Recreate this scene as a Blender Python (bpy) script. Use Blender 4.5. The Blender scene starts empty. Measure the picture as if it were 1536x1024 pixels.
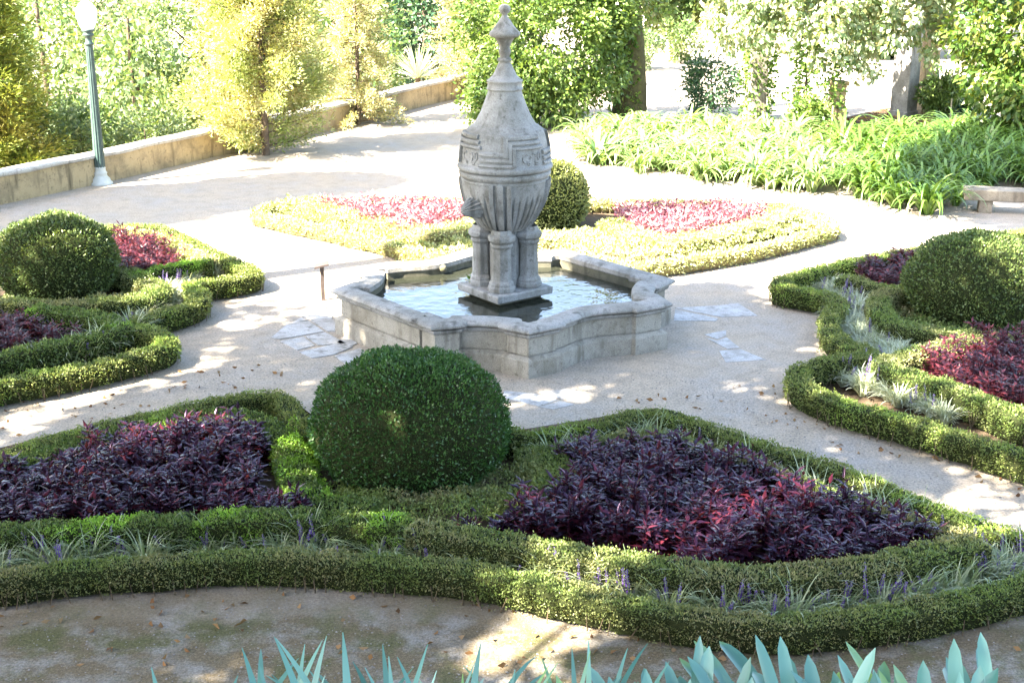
import bpy, math, numpy as np
from mathutils import Vector, Matrix
rng = np.random.default_rng(7)
sc = bpy.context.scene
COL = sc.collection
PI = math.pi
# ------------------------------------------------------------------ survey helper: photo point -> place in the garden
F_, PITCH, CAMH = 2050.0, math.radians(17.77), 5.9
def at(x, y, z=0.0):
    a = (x - 768) / F_; b = (512 - y) / F_
    dy = math.cos(PITCH) + b * math.sin(PITCH); dz = -math.sin(PITCH) + b * math.cos(PITCH)
    t = (z - CAMH) / dz
    return (a * t, dy * t)
def ats(pts, z=0.0): return np.array([at(x, y, z) for x, y in pts])
SUN = np.array([.87, .49, -1.0]); SUN_EL = 45.0      # direction light travels

# ------------------------------------------------------------------ objects
def tag(o, label=None, cat=None, group=None, kind=None):
    if label: o['label'] = label
    if cat: o['category'] = cat
    if group: o['group'] = group
    if kind: o['kind'] = kind
    return o
def empty(name, loc=(0, 0, 0), rz=0, label=None, cat=None, group=None):
    o = bpy.data.objects.new(name, None); COL.objects.link(o)
    o.empty_display_size = .1
    o.location = loc; o.rotation_euler = (0, 0, rz)
    return tag(o, label, cat, group)
def dup(o, loc=None, rz=None, scale=None, parent=None, label=None):
    c = o.copy(); COL.objects.link(c)
    if parent is not None: c.parent = parent
    if loc is not None: c.location = loc
    if rz is not None: c.rotation_euler = (0, 0, rz)
    if scale is not None: c.scale = scale if hasattr(scale, '__len__') else (scale,) * 3
    if label: c['label'] = label
    for ch in [x for x in o.children]: dup(ch, parent=c)
    return c

class MB:
    """collects vertices and faces"""
    def __init__(s): s.v = []; s.f = []; s.n = 0; s.smooth = True
    def add(s, v, f, mi=0):
        v = np.asarray(v, dtype=np.float64).reshape(-1, 3); f = np.asarray(f, dtype=np.int64)
        if len(v) == 0 or len(f) == 0: return s
        s.v.append(v); s.f.append((f + s.n, mi)); s.n += len(v); return s
    def quads(s, q, mi=0):           # (n,4,3)
        q = np.asarray(q); n = len(q)
        return s.add(q.reshape(-1, 3), np.arange(n * 4).reshape(n, 4), mi)
    def box(s, c, d, rz=0, mi=0):
        x, y, z = np.array(d) / 2
        v = np.array([(-x,-y,-z),(x,-y,-z),(x,y,-z),(-x,y,-z),(-x,-y,z),(x,-y,z),(x,y,z),(-x,y,z)])
        cr, sr = math.cos(rz), math.sin(rz)
        v = np.stack([v[:,0]*cr - v[:,1]*sr, v[:,0]*sr + v[:,1]*cr, v[:,2]], 1) + np.array(c)
        return s.add(v, [(0,3,2,1),(4,5,6,7),(0,1,5,4),(1,2,6,5),(2,3,7,6),(3,0,4,7)], mi)
    def lathe(s, prof, seg=32, c=(0, 0), mi=0, rfun=None, cap=True):
        th = np.arange(seg) * 2 * PI / seg; k = len(prof); V = []
        for r, z in prof:
            rr = np.full(seg, r) if rfun is None else rfun(r, z, th)
            V.append(np.stack([c[0] + rr*np.cos(th), c[1] + rr*np.sin(th), np.full(seg, z)], 1))
        V = np.concatenate(V); Fq = []
        for i in range(k - 1):
            a = i*seg + np.arange(seg); b = i*seg + (np.arange(seg)+1) % seg
            Fq.append(np.stack([a, b, b+seg, a+seg], 1))
        s.add(V, np.concatenate(Fq), mi)
        return s
    def tube(s, pts, r, seg=8, mi=0):
        pts = np.asarray(pts, float); n = len(pts)
        r = np.full(n, r) if np.isscalar(r) else np.asarray(r, float)
        T = np.gradient(pts, axis=0); T /= np.linalg.norm(T, axis=1)[:, None] + 1e-9
        ref = np.array([0, 0, 1.]) if abs(T[0, 2]) < .9 else np.array([1., 0, 0])
        V = []
        for i in range(n):
            a = np.cross(T[i], ref); a /= np.linalg.norm(a); b = np.cross(T[i], a)
            th = np.arange(seg)*2*PI/seg
            V.append(pts[i] + r[i]*(np.cos(th)[:, None]*a + np.sin(th)[:, None]*b))
        Fq = []
        for i in range(n-1):
            a = i*seg + np.arange(seg); b = i*seg + (np.arange(seg)+1) % seg
            Fq.append(np.stack([a, b, b+seg, a+seg], 1))
        s.add(np.concatenate(V), np.concatenate(Fq), mi)
        return s
    def mesh(s, name, mats, smooth=True):
        me = bpy.data.meshes.new(name)
        V = np.concatenate(s.v) if s.v else np.zeros((0, 3))
        loops = []; starts = []; tot = []; mi = []; off = 0
        for f, m in s.f:
            n, k = f.shape
            loops.append(f.reshape(-1)); starts.append(off + np.arange(n)*k); tot.append(np.full(n, k)); mi.append(np.full(n, m)); off += n*k
        loops = np.concatenate(loops); starts = np.concatenate(starts); tot = np.concatenate(tot); mi = np.concatenate(mi)
        me.vertices.add(len(V)); me.vertices.foreach_set('co', V.astype(np.float32).ravel())
        me.loops.add(len(loops)); me.loops.foreach_set('vertex_index', loops.astype(np.int32))
        me.polygons.add(len(starts)); me.polygons.foreach_set('loop_start', starts.astype(np.int32)); me.polygons.foreach_set('loop_total', tot.astype(np.int32))
        me.polygons.foreach_set('material_index', mi.astype(np.int32))
        me.polygons.foreach_set('use_smooth', np.full(len(starts), bool(smooth)))
        for m in (mats if isinstance(mats, (list, tuple)) else [mats]): me.materials.append(m)
        me.update(calc_edges=True); me.validate()
        return me
    def build(s, name, mats, parent=None, smooth=True, bevel=0, loc=None):
        o = bpy.data.objects.new(name, s.mesh(name, mats, smooth)); COL.objects.link(o)
        if parent is not None: o.parent = parent
        if loc is not None: o.location = loc
        if bevel:
            b = o.modifiers.new('bevel', 'BEVEL'); b.width = bevel; b.segments = 2; b.limit_method = 'ANGLE'
        return o

def unit(v): return v / (np.linalg.norm(v, axis=-1, keepdims=True) + 1e-9)
def rnd(n, a=0., b=1.): return rng.uniform(a, b, n)
_ks = [(rng.normal(size=3), rng.uniform(0, 6.28)) for _ in range(10)]
def noise(P, scale):
    P = np.asarray(P) * scale; o = np.zeros(P.shape[:-1])
    for i, (k, ph) in enumerate(_ks): o += np.sin(P @ (k * (1 + .25*i)) * 1.3 + ph)
    return o / 4.0
def leaves(P, A, L, W, fold=.18):
    """leaf blades as folded diamonds: P base, A axis"""
    n = len(P); A = unit(A); R = unit(rng.normal(size=(n, 3)))
    S = unit(np.cross(A, R)); N = np.cross(S, A)
    L = np.broadcast_to(L, n)[:, None]; W = np.broadcast_to(W, n)[:, None]
    m = P + A*L*.45
    return np.stack([P, m + S*W*.5 + N*W*fold, P + A*L, m - S*W*.5 + N*W*fold], 1)
def straps(P, az, L, W, lift, droop, k=5, te=2.2):
    """arching strap leaves from points P: azimuth, length, width, start elevation, how far they bend over"""
    rib = te > 8; nc = 3 if rib else 2
    n = len(P); V = np.zeros((n, k+1, nc, 3)); p = P.copy(); el = lift.copy()
    side = np.stack([-np.sin(az), np.cos(az), np.zeros(n)], 1)
    for i in range(k+1):
        t = i / k; w = W * ((1 - t**te) if te < 8 else math.sqrt(max(0, 1-max(0, (t-.82)/.18)**2))) * (.65 + .35*min(1, t*4)) * .5 + .0008
        V[:, i, 0] = p + side*w[:, None]; V[:, i, nc-1] = p - side*w[:, None]
        d = np.stack([np.cos(az)*np.cos(el), np.sin(az)*np.cos(el), np.sin(el)], 1)
        if rib: V[:, i, 1] = p - np.stack([-np.cos(az)*np.sin(el), -np.sin(az)*np.sin(el), np.cos(el)], 1)*(w*.35)[:, None]
        p = p + d*(L/k)[:, None]; el = el - droop/k*(.4 + 1.2*t)
    Fq = []
    base = np.arange(n)*(k+1)*nc
    for i in range(k):
        for c in range(nc-1):
            a = base + i*nc + c
            Fq.append(np.stack([a, a+1, a+nc+1, a+nc], 1))
    return V.reshape(-1, 3), np.concatenate(Fq)
def inpoly(P, poly):
    x, y = P[:, 0], P[:, 1]; r = np.zeros(len(P), bool); n = len(poly)
    for i in range(n):
        x1, y1 = poly[i]; x2, y2 = poly[(i+1) % n]
        c = ((y1 > y) != (y2 > y)) & (x < (x2-x1)*(y-y1)/(y2-y1+1e-12) + x1)
        r ^= c
    return r
def chaikin(p, closed, it=2):
    p = np.asarray(p, float)
    for _ in range(it):
        if closed:
            q = np.roll(p, -1, 0); p = np.stack([.75*p+.25*q, .25*p+.75*q], 1).reshape(-1, 2)
        else:
            a, b = p[:-1], p[1:]; m = np.stack([.75*a+.25*b, .25*a+.75*b], 1).reshape(-1, 2); p = np.vstack([p[:1], m, p[-1:]])
    return p
def resample(p, step, closed):
    if closed: p = np.vstack([p, p[:1]])
    d = np.r_[0, np.cumsum(np.linalg.norm(np.diff(p, axis=0), axis=1))]
    n = max(3, int(d[-1]/step)); s = np.linspace(0, d[-1], n, endpoint=not closed)
    return np.stack([np.interp(s, d, p[:, 0]), np.interp(s, d, p[:, 1])], 1), d[-1]

# ------------------------------------------------------------------ materials
def newmat(name):
    m = bpy.data.materials.new(name); m.use_nodes = True; nt = m.node_tree; nt.nodes.clear()
    return m, nt, nt.nodes.new('ShaderNodeOutputMaterial')
def ramp(nt, fac, cols):
    r = nt.nodes.new('ShaderNodeValToRGB'); e = r.color_ramp.elements
    while len(e) < len(cols): e.new(.5)
    for i, c in enumerate(cols):
        pos, c = c if isinstance(c[1], (tuple, list)) else (i/max(1, len(cols)-1), c)
        e[i].position = pos; e[i].color = (*c, 1)
    nt.links.new(fac, r.inputs[0]); return r.outputs[0]
def noisen(nt, scale, detail=3, rough=.55, coord='pos'):
    n = nt.nodes.new('ShaderNodeTexNoise'); n.inputs['Scale'].default_value = scale; n.inputs['Detail'].default_value = detail; n.inputs['Roughness'].default_value = rough
    if coord == 'pos':
        g = nt.nodes.new('ShaderNodeNewGeometry'); nt.links.new(g.outputs['Position'], n.inputs['Vector'])
    else:
        g = nt.nodes.new('ShaderNodeTexCoord'); nt.links.new(g.outputs['Object'], n.inputs['Vector'])
    return n.outputs['Fac']
def mixc(nt, fac, a, b, mode='MIX'):
    m = nt.nodes.new('ShaderNodeMix'); m.data_type = 'RGBA'; m.blend_type = mode
    if isinstance(fac, (int, float)): m.inputs[0].default_value = fac
    else: nt.links.new(fac, m.inputs[0])
    for i, v in ((6, a), (7, b)):
        if isinstance(v, (tuple, list)): m.inputs[i].default_value = (*v, 1)
        else: nt.links.new(v, m.inputs[i])
    return m.outputs[2]
def step(nt, v, lo, hi):
    m = nt.nodes.new('ShaderNodeMapRange'); m.inputs[1].default_value = lo; m.inputs[2].default_value = hi
    nt.links.new(v, m.inputs[0]); return m.outputs[0]
def leaf_mat(name, cols, cols2=None, pscale=.8, plo=.45, phi=.6, rough=.5, trans=.3, tcol=None, spec=.35, stint=None):
    m, nt, out = newmat(name)
    g = nt.nodes.new('ShaderNodeNewGeometry')
    c = ramp(nt, g.outputs['Random Per Island'], cols)
    if cols2:
        c2 = ramp(nt, g.outputs['Random Per Island'], cols2)
        c = mixc(nt, step(nt, noisen(nt, pscale, 3), plo, phi), c, c2)
    b = nt.nodes.new('ShaderNodeBsdfPrincipled'); b.inputs['Roughness'].default_value = rough; b.inputs['Specular IOR Level'].default_value = spec
    if stint: b.inputs['Specular Tint'].default_value = (*stint, 1)
    nt.links.new(c, b.inputs['Base Color'])
    t = nt.nodes.new('ShaderNodeBsdfTranslucent')
    if tcol: t.inputs[0].default_value = (*tcol, 1)
    else: nt.links.new(mixc(nt, 1.0, c, (1.5, 1.35, .6), 'MULTIPLY'), t.inputs[0])
    mx = nt.nodes.new('ShaderNodeMixShader'); mx.inputs[0].default_value = trans
    nt.links.new(b.outputs[0], mx.inputs[1]); nt.links.new(t.outputs[0], mx.inputs[2]); nt.links.new(mx.outputs[0], out.inputs[0])
    return m
def plain(name, cols, scale=6, rough=.8, bump=.0, bscale=40, spec=.3, metal=0, coord='obj'):
    m, nt, out = newmat(name)
    b = nt.nodes.new('ShaderNodeBsdfPrincipled'); b.inputs['Roughness'].default_value = rough; b.inputs['Specular IOR Level'].default_value = spec; b.inputs['Metallic'].default_value = metal
    nt.links.new(ramp(nt, step(nt, noisen(nt, scale, 5, .6, coord), .3, .7), cols), b.inputs['Base Color'])
    if bump:
        bp = nt.nodes.new('ShaderNodeBump'); bp.inputs['Strength'].default_value = bump; bp.inputs['Distance'].default_value = .02
        nt.links.new(noisen(nt, bscale, 4, .6, coord), bp.inputs['Height']); nt.links.new(bp.outputs[0], b.inputs['Normal'])
    nt.links.new(b.outputs[0], out.inputs[0]); return m

def stone_mat(name, base, stain, speck=.16, moss=None):
    m, nt, out = newmat(name)
    b = nt.nodes.new('ShaderNodeBsdfPrincipled'); b.inputs['Roughness'].default_value = .85; b.inputs['Specular IOR Level'].default_value = .3
    c = mixc(nt, step(nt, noisen(nt, 2.2, 5, .65), .42, .68), base, stain)
    sp = ramp(nt, step(nt, noisen(nt, 120, 3, .7), .36, .64), [(1-speck*3, 1-speck*3, 1-speck*3), (1, 1, 1), (1+speck*2,)*3])
    c = mixc(nt, 1.0, c, sp, 'MULTIPLY')
    c = mixc(nt, step(nt, noisen(nt, 11, 5, .7), .56, .72), c, tuple(x*.6 for x in stain))
    g = nt.nodes.new('ShaderNodeNewGeometry'); vm = nt.nodes.new('ShaderNodeVectorMath'); vm.operation = 'MULTIPLY'; vm.inputs[1].default_value = (7, 7, .9); nt.links.new(g.outputs['Position'], vm.inputs[0])
    sn = nt.nodes.new('ShaderNodeTexNoise'); sn.inputs['Scale'].default_value = 1; sn.inputs['Detail'].default_value = 4; nt.links.new(vm.outputs[0], sn.inputs['Vector'])
    c = mixc(nt, step(nt, sn.outputs['Fac'], .55, .74), c, tuple(x*.62 for x in stain))
    if moss: c = mixc(nt, step(nt, noisen(nt, 5, 6, .7), .6, .7), c, moss)
    nt.links.new(c, b.inputs['Base Color'])
    bp = nt.nodes.new('ShaderNodeBump'); bp.inputs['Strength'].default_value = .55; bp.inputs['Distance'].default_value = .012
    nt.links.new(noisen(nt, 45, 5, .7), bp.inputs['Height']); nt.links.new(bp.outputs[0], b.inputs['Normal'])
    nt.links.new(b.outputs[0], out.inputs[0]); return m

def ground_mat():
    m, nt, out = newmat('gravel_ground')
    b = nt.nodes.new('ShaderNodeBsdfPrincipled'); b.inputs['Roughness'].default_value = .95; b.inputs['Specular IOR Level'].default_value = .15
    c = mixc(nt, step(nt, noisen(nt, .9, 5, .6), .4, .62), (.34, .282, .215), (.295, .265, .228))
    c = mixc(nt, step(nt, noisen(nt, 3.5, 6, .7), .46, .66), c, (.265, .225, .175))
    c = mixc(nt, 1.0, c, ramp(nt, step(nt, noisen(nt, 34, 5, .8), .3, .7), [(.42, .41, .39), (1, 1, 1), (1.55, 1.53, 1.5)]), 'MULTIPLY')
    # trodden mossy earth along the front of the garden
    g = nt.nodes.new('ShaderNodeNewGeometry'); sx = nt.nodes.new('ShaderNodeSeparateXYZ'); nt.links.new(g.outputs['Position'], sx.inputs[0])
    wob = nt.nodes.new('ShaderNodeMath'); wob.operation = 'MULTIPLY_ADD'; nt.links.new(noisen(nt, 1.4, 4, .6), wob.inputs[0]); wob.inputs[1].default_value = 1.2; nt.links.new(sx.outputs['Y'], wob.inputs[2])
    near = step(nt, wob.outputs[0], 12.2, 10.9)
    e = mixc(nt, step(nt, noisen(nt, 2.6, 6, .65), .46, .64), (.125, .098, .062), (.20, .185, .165))
    e = mixc(nt, step(nt, noisen(nt, 1.7, 5, .7), .48, .62), e, (.085, .082, .036))
    e = mixc(nt, 1.0, e, ramp(nt, step(nt, noisen(nt, 42, 5, .8), .3, .7), [(.4, .4, .38), (1, 1, 1), (1.7, 1.68, 1.6)]), 'MULTIPLY')
    c = mixc(nt, near, c, e)
    nt.links.new(c, b.inputs['Base Color'])
    bp = nt.nodes.new('ShaderNodeBump'); bp.inputs['Strength'].default_value = .7; bp.inputs['Distance'].default_value = .02
    nt.links.new(noisen(nt, 38, 6, .75), bp.inputs['Height']); nt.links.new(bp.outputs[0], b.inputs['Normal'])
    nt.links.new(b.outputs[0], out.inputs[0]); return m

M = {}
M['ground'] = ground_mat()
M['soil'] = plain('dark_soil', [(.05, .035, .022), (.10, .075, .05)], 7, .95, .8, 30, .1, coord='pos')
M['granite'] = stone_mat('granite', (.29, .268, .225), (.19, .168, .13), .14)
M['granite_rim'] = stone_mat('granite_coping', (.262, .252, .235), (.15, .143, .122), .15)
M['granite_grey'] = stone_mat('carved_granite', (.235, .236, .23), (.13, .126, .11), .15)
M['wetstone'] = stone_mat('wet_granite', (.11, .105, .075), (.05, .05, .035), .1, (.06, .07, .02))
M['slab'] = stone_mat('paving_stone', (.37, .365, .355), (.25, .235, .21), .12)
M['wall'] = stone_mat('plaster_wall', (.36, .27, .15), (.19, .145, .085), .08)
M['walltop'] = stone_mat('wall_coping', (.40, .37, .32), (.26, .23, .2), .12)
M['bark'] = plain('bark', [(.05, .035, .022), (.14, .105, .075)], 9, .9, .9, 25)
M['ivybark'] = plain('mossy_bark', [(.035, .03, .016), (.09, .085, .035)], 7, .9, 1, 20)
M['twig'] = plain('box_stems', [(.07, .05, .03), (.17, .13, .085)], 12, .9)
M['core_sun'] = plain('sunlit_hedge_inside', [(.10, .09, .04), (.17, .15, .07)], 14, .95, .5, 40, .05, coord='pos')  # lighter copy of the hedge inside, sunlight put into its colour
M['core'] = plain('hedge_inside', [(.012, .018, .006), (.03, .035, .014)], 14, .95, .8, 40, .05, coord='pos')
M['pole'] = plain('green_painted_iron', [(.018, .042, .038), (.04, .07, .062)], 5, .45, .2, 60, .5)
M['poleb'] = plain('pale_iron_base', [(.34, .36, .33), (.46, .47, .44)], 8, .6, .2, 60, .4)
M['lantern'] = plain('opal_glass', [(.80, .80, .78), (.86, .86, .85)], 3, .25, 0, 1, .5)
M['rust'] = plain('rusty_steel', [(.03, .022, .02), (.065, .048, .042)], 12, .7, .2, 80, .4)
M['bench'] = stone_mat('bench_stone', (.24, .205, .155), (.14, .115, .085), .12)
M['stake'] = plain('pale_stakes', [(.35, .30, .2), (.5, .45, .33)], 9, .8)
M['litter'] = leaf_mat('dry_leaves', [(.10, .05, .025), (.2, .11, .05), (.26, .17, .09)], rough=.8, trans=.1, spec=.1)
M['pebble'] = plain('pebbles', [(.10, .09, .075), (.27, .25, .23)], 9, .9, coord='pos')
# foliage
M['box_front'] = leaf_mat('box_leaves', [(0.046, 0.085, 0.018), (0.098, 0.156, 0.033), (0.143, 0.182, 0.058)], [(0.130, 0.273, 0.026), (0.221, 0.403, 0.046), (0.273, 0.442, 0.065)], .95, .53, .60, .45, .22)
M['box_olive'] = leaf_mat('olive_box_leaves', [(0.111, 0.130, 0.046), (0.176, 0.189, 0.078), (0.273, 0.240, 0.130)], [(0.065, 0.111, 0.026), (0.124, 0.182, 0.046), (0.182, 0.234, 0.065)], 1.0, .42, .6, .5, .22)
M['box_mid'] = leaf_mat('mid_box_leaves', [(0.081, 0.115, 0.029), (0.127, 0.172, 0.046), (0.207, 0.218, 0.081)], [(0.115, 0.196, 0.034), (0.184, 0.276, 0.057), (0.253, 0.310, 0.081)], 1.2, .48, .62, .5, .25)
M['box_sun'] = leaf_mat('sunlit_box_leaves', [(.21, .25, .09), (.33, .36, .16), (.43, .43, .23)], [(.14, .20, .06), (.22, .27, .10), (.31, .34, .15)], 1.3, .5, .65, .5, .25)  # lighter box leaves, full sun painted into their colour
M['box_bright'] = leaf_mat('fresh_box_leaves', [(0.099, 0.220, 0.022), (0.165, 0.319, 0.033), (0.220, 0.374, 0.055)], rough=.45, trans=.25)
M['ball'] = leaf_mat('topiary_leaves', [(.018, .055, .014), (.036, .095, .022), (.062, .14, .034)], [(.028, .072, .016), (.055, .12, .027), (.085, .165, .04)], 1.6, .5, .68, .36, .15)
M['ball2'] = leaf_mat('yew_green_leaves', [(0.042, 0.072, 0.022), (0.078, 0.120, 0.034), (0.120, 0.162, 0.048)], [(0.060, 0.090, 0.026), (0.108, 0.144, 0.042), (0.156, 0.180, 0.060)], 1.6, .5, .68, .45, .18)
M['ball3'] = leaf_mat('sunlit_topiary_leaves', [(0.135, 0.165, 0.053), (0.225, 0.255, 0.083), (0.300, 0.315, 0.120)], rough=.5, trans=.2)  # dome leaves paled to carry the sunlight on the far dome
M['purple'] = leaf_mat('purple_leaves', [(.006, .003, .009), (.010, .004, .013), (.016, .004, .010), (.06, .009, .014)], rough=.27, trans=.13, tcol=(.36, .075, .05), spec=.38, stint=(.8, .55, .9))
M['maroon'] = leaf_mat('maroon_leaves', [(.010, .003, .006), (.022, .005, .010), (.05, .009, .015), (.095, .02, .026)], rough=.36, trans=.16, tcol=(.36, .07, .08), spec=.3)
M['pink'] = leaf_mat('sunlit_purple_leaves', [(.13, .03, .05), (.22, .065, .09), (.31, .14, .15), (.38, .25, .23)], rough=.45, trans=.2, tcol=(.42, .12, .15), spec=.4)  # purple bedding leaves, their sunlit pink put into the colour
M['liriope'] = leaf_mat('striped_grass', [(.14, .20, .09), (.26, .32, .18), (.42, .45, .32)], rough=.4, trans=.25, spec=.4)
M['silver'] = leaf_mat('silver_grass', [(.22, .27, .18), (.34, .38, .27), (.50, .53, .42)], rough=.4, trans=.25, spec=.4)
M['violet'] = leaf_mat('violet_flowers', [(.07, .035, .20), (.13, .07, .30), (.2, .12, .38)], rough=.6, trans=.2)
M['agap'] = leaf_mat('strap_leaves', [(.08, .155, .045), (.16, .25, .08), (.31, .38, .20)], rough=.35, trans=.3, spec=.5)
M['agap_shade'] = leaf_mat('shaded_strap_leaves', [(.045, .10, .018), (.08, .155, .028), (.14, .22, .055)], rough=.35, trans=.3, spec=.5)  # same strap leaves made darker, part shade put into the colour
M['agap_blue'] = leaf_mat('bluish_strap_leaves', [(.035, .12, .11), (.06, .165, .15), (.095, .22, .20)], [(.07, .16, .06), (.12, .23, .07), (.17, .27, .08)], 3.5, .56, .66, .36, .25, spec=.5)
M['gold'] = leaf_mat('golden_needles', [(.22, .23, .06), (.34, .36, .13), (.48, .48, .29), (.22, .13, .04)], [(.11, .16, .04), (.20, .26, .07), (.34, .37, .16)], 1.1, .45, .6, .6, .3)
M['gold2'] = leaf_mat('pale_golden_needles', [(.19, .20, .08), (.30, .31, .15), (.42, .42, .26), (.24, .17, .08)], rough=.6, trans=.3)
M['cypress'] = leaf_mat('cypress_sprays', [(.08, .13, .02), (.15, .20, .03), (.24, .25, .045)], [(.13, .13, .025), (.19, .18, .04), (.25, .22, .055)], .7, .54, .7, .55, .25)
M['green_mid'] = leaf_mat('mid_green_leaves', [(.04, .085, .025), (.075, .135, .04), (.13, .19, .07)], [(.08, .12, .035), (.13, .17, .06), (.21, .23, .10)], .5, .45, .62, .5, .3)
M['green_pale'] = leaf_mat('pale_green_leaves', [(.07, .12, .055), (.13, .19, .09), (.23, .28, .17)], [(.05, .095, .035), (.09, .14, .055), (.17, .21, .10)], .5, .45, .62, .5, .35)
M['green_dark'] = leaf_mat('dark_green_leaves', [(.02, .055, .028), (.035, .085, .04), (.06, .12, .055)], rough=.45, trans=.2)
M['bush'] = leaf_mat('glossy_bush_leaves', [(.06, .115, .025), (.11, .18, .04), (.19, .26, .08)], [(.035, .08, .02), (.07, .125, .03), (.13, .19, .06)], .8, .48, .64, .4, .3, spec=.5)
M['ivy'] = leaf_mat('ivy_leaves', [(.05, .12, .02), (.09, .18, .03), (.15, .24, .05)], rough=.4, trans=.25)
M['vine'] = leaf_mat('pale_vine_leaves', [(.11, .18, .08), (.22, .30, .17), (.40, .45, .34), (.20, .19, .07)], rough=.45, trans=.35)
M['lush'] = leaf_mat('lush_shaded_leaves', [(.03, .07, .012), (.055, .11, .018), (.09, .15, .03), (.16, .17, .04)], rough=.45, trans=.35)  # leaves darkened, shade over this tree put into their colour
M['shade'] = leaf_mat('plane_leaves', [(.05, .10, .02), (.09, .15, .03), (.13, .19, .05)], rough=.5, trans=.25)

# ------------------------------------------------------------------ the setting
def wall_line():
    return chaikin(np.array([(-22.0, 8.0), (-15.0, 20.0), at(0, 307), at(152, 276), at(300, 240), at(480, 200), at(590, 172), at(650, 156), at(690, 147), (-.2, 47.), (2.0, 52)]), False, 2)
WL = wall_line()
def dist_left(P):            # signed: positive on the valley side of the parapet
    a, b = WL[:-1], WL[1:]; best = np.full(len(P), 1e9); sg = np.zeros(len(P))
    for p, q in zip(a, b):
        d = q - p; L2 = d @ d; t = np.clip(((P - p) @ d) / L2, 0, 1); r = P - (p + t[:, None]*d)
        dd = np.linalg.norm(r, axis=1); s = np.sign(d[0]*(P[:, 1]-p[1]) - d[1]*(P[:, 0]-p[0]))
        m = dd < best; best[m] = dd[m]; sg[m] = s[m]
    return best*sg
def build_ground():
    xs = np.concatenate([np.linspace(-150, -30, 25), np.linspace(-29, 30, 119), np.linspace(31, 150, 25)]); ys = np.concatenate([np.linspace(-40, 5, 16), np.linspace(6, 70, 129), np.linspace(72, 320, 50)])
    X, Y = np.meshgrid(xs, ys); P = np.stack([X.ravel(), Y.ravel()], 1)
    d = dist_left(P); drop = np.clip((d - 1.0)/7, 0, 1); drop = drop*drop*(3-2*drop)
    z = -5.0*drop + np.clip((P[:, 1]-120)/60, 0, 1)*4
    m = MB(); nx, ny = len(xs), len(ys)
    i = (np.arange(ny-1)[:, None]*nx + np.arange(nx-1)[None]).ravel()
    m.add(np.c_[P, z], np.stack([i, i+1, i+nx+1, i+nx], 1))
    tag(m.build('ground', M['ground']), kind='structure')
build_ground()
def sheet(name, polys, z, mat):
    m = MB()
    for p in polys:
        p = np.asarray(p); n = len(p); c = p.mean(0)
        m.add(np.c_[np.vstack([p, c]), np.full(n+1, z)], [(i, (i+1) % n, n) for i in range(n)])
    o = m.build(name, mat); tag(o, kind='structure'); return o

# parapet wall
def build_wall():
    root = empty('parapet_wall', (*at(300, 240), 0), label='low ochre garden wall with pale coping curving behind the lamp post', cat='wall')
    p, _ = resample(WL[WL[:, 1] > 8.5], .4, False)
    T = unit(np.gradient(p, axis=0)); N = np.stack([-T[:, 1], T[:, 0]], 1); k = len(p)
    def sweep(prof, mat, name):
        m = MB(); V = []
        for o, z in prof: V.append(np.c_[p + N*o, np.full(k, z)])
        V = np.concatenate(V); Fq = []
        for j in range(len(prof)-1):
            a = j*k + np.arange(k-1); Fq.append(np.stack([a, a+1, a+1+k, a+k], 1))
        V += np.c_[np.zeros(len(V)), np.zeros(len(V)), noise(V, 1.5)*.012]
        m.add(V, np.concatenate(Fq)); return m.build(name, mat, root, loc=Vector((-root.location.x, -root.location.y, 0)))
    sweep([(0, -.05), (0, .3), (.01, .57)], M['wall'], 'wall_face')
    sweep([(.37, .57), (.38, .2), (.38, -6)], M['wall'], 'wall_face')
    sweep([(.01, .565), (-.04, .58), (-.045, .64), (-.02, .66), (.2, .675), (.40, .66), (.42, .62), (.37, .565)], M['walltop'], 'coping')
build_wall()

# ------------------------------------------------------------------ fountain
FC = np.array([-.10, 19.03]); FROT = math.radians(-8.3)
def outline():
    V = [(-.62, -2.07), (.62, -2.07), (2.28, -.60), (2.28, .60), (.62, 2.07), (-.62, 2.07), (-2.28, .60), (-2.28, -.60)]
    kinds = ['short', 'ogee', 'short', 'straight', 'short', 'ogee', 'short', 'straight']; P = []
    for i in range(8):
        a = np.array(V[i]); b = np.array(V[(i+1) % 8]); d = b-a; L = np.linalg.norm(d); d /= L; inn = np.array([-d[1], d[0]])
        if kinds[i] == 'short':
            prof = [(0, 0), (.30, .145), (.315, .225)] + [(.315+(L-.63)*t, .225+.03*math.sin(PI*t)) for t in np.linspace(.1, .9, 9)] + [(L-.315, .225), (L-.30, .145)]
        elif kinds[i] == 'ogee':
            prof = [(0, 0), (.24, .005), (.44, .01), (.46, .07)]
            for t in np.linspace(.06, .94, 17):
                prof.append((.465+(L-.93)*t, .07+.16*(.5-.5*math.cos(2*PI*t))**.8))
            prof += [(L-.46, .07), (L-.44, .01), (L-.24, .005)]
        else:
            prof = [(0, 0), (.2, .0)] + [(t, 0.0) for t in np.linspace(.4, L-.5, 8)] + [(L-.34, .0), (L-.325, .07), (L-.30, .07), (L-.285, 0)] if i == 7 else [(0, 0), (.285, 0), (.30, .07), (.325, .07), (.34, 0)] + [(t, 0.0) for t in np.linspace(.5, L-.4, 8)] + [(L-.2, 0)]
        for s, o in prof: P.append(a + d*s + inn*o)
    return np.array(P)
OUT = outline()
OCT = np.array([(-.62, -2.07), (.62, -2.07), (2.28, -.60), (2.28, .60), (.62, 2.07), (-.62, 2.07), (-2.28, .60), (-2.28, -.60)])
def offset(P, o, smooth=0):
    d1 = unit(P - np.roll(P, 1, 0)); d2 = unit(np.roll(P, -1, 0) - P)
    n1 = np.stack([d1[:, 1], -d1[:, 0]], 1); n2 = np.stack([d2[:, 1], -d2[:, 0]], 1); n = unit(n1+n2)
    c = np.clip((n*n1).sum(1), .6, 1)
    return P + n*(o/c)[:, None]
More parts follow.
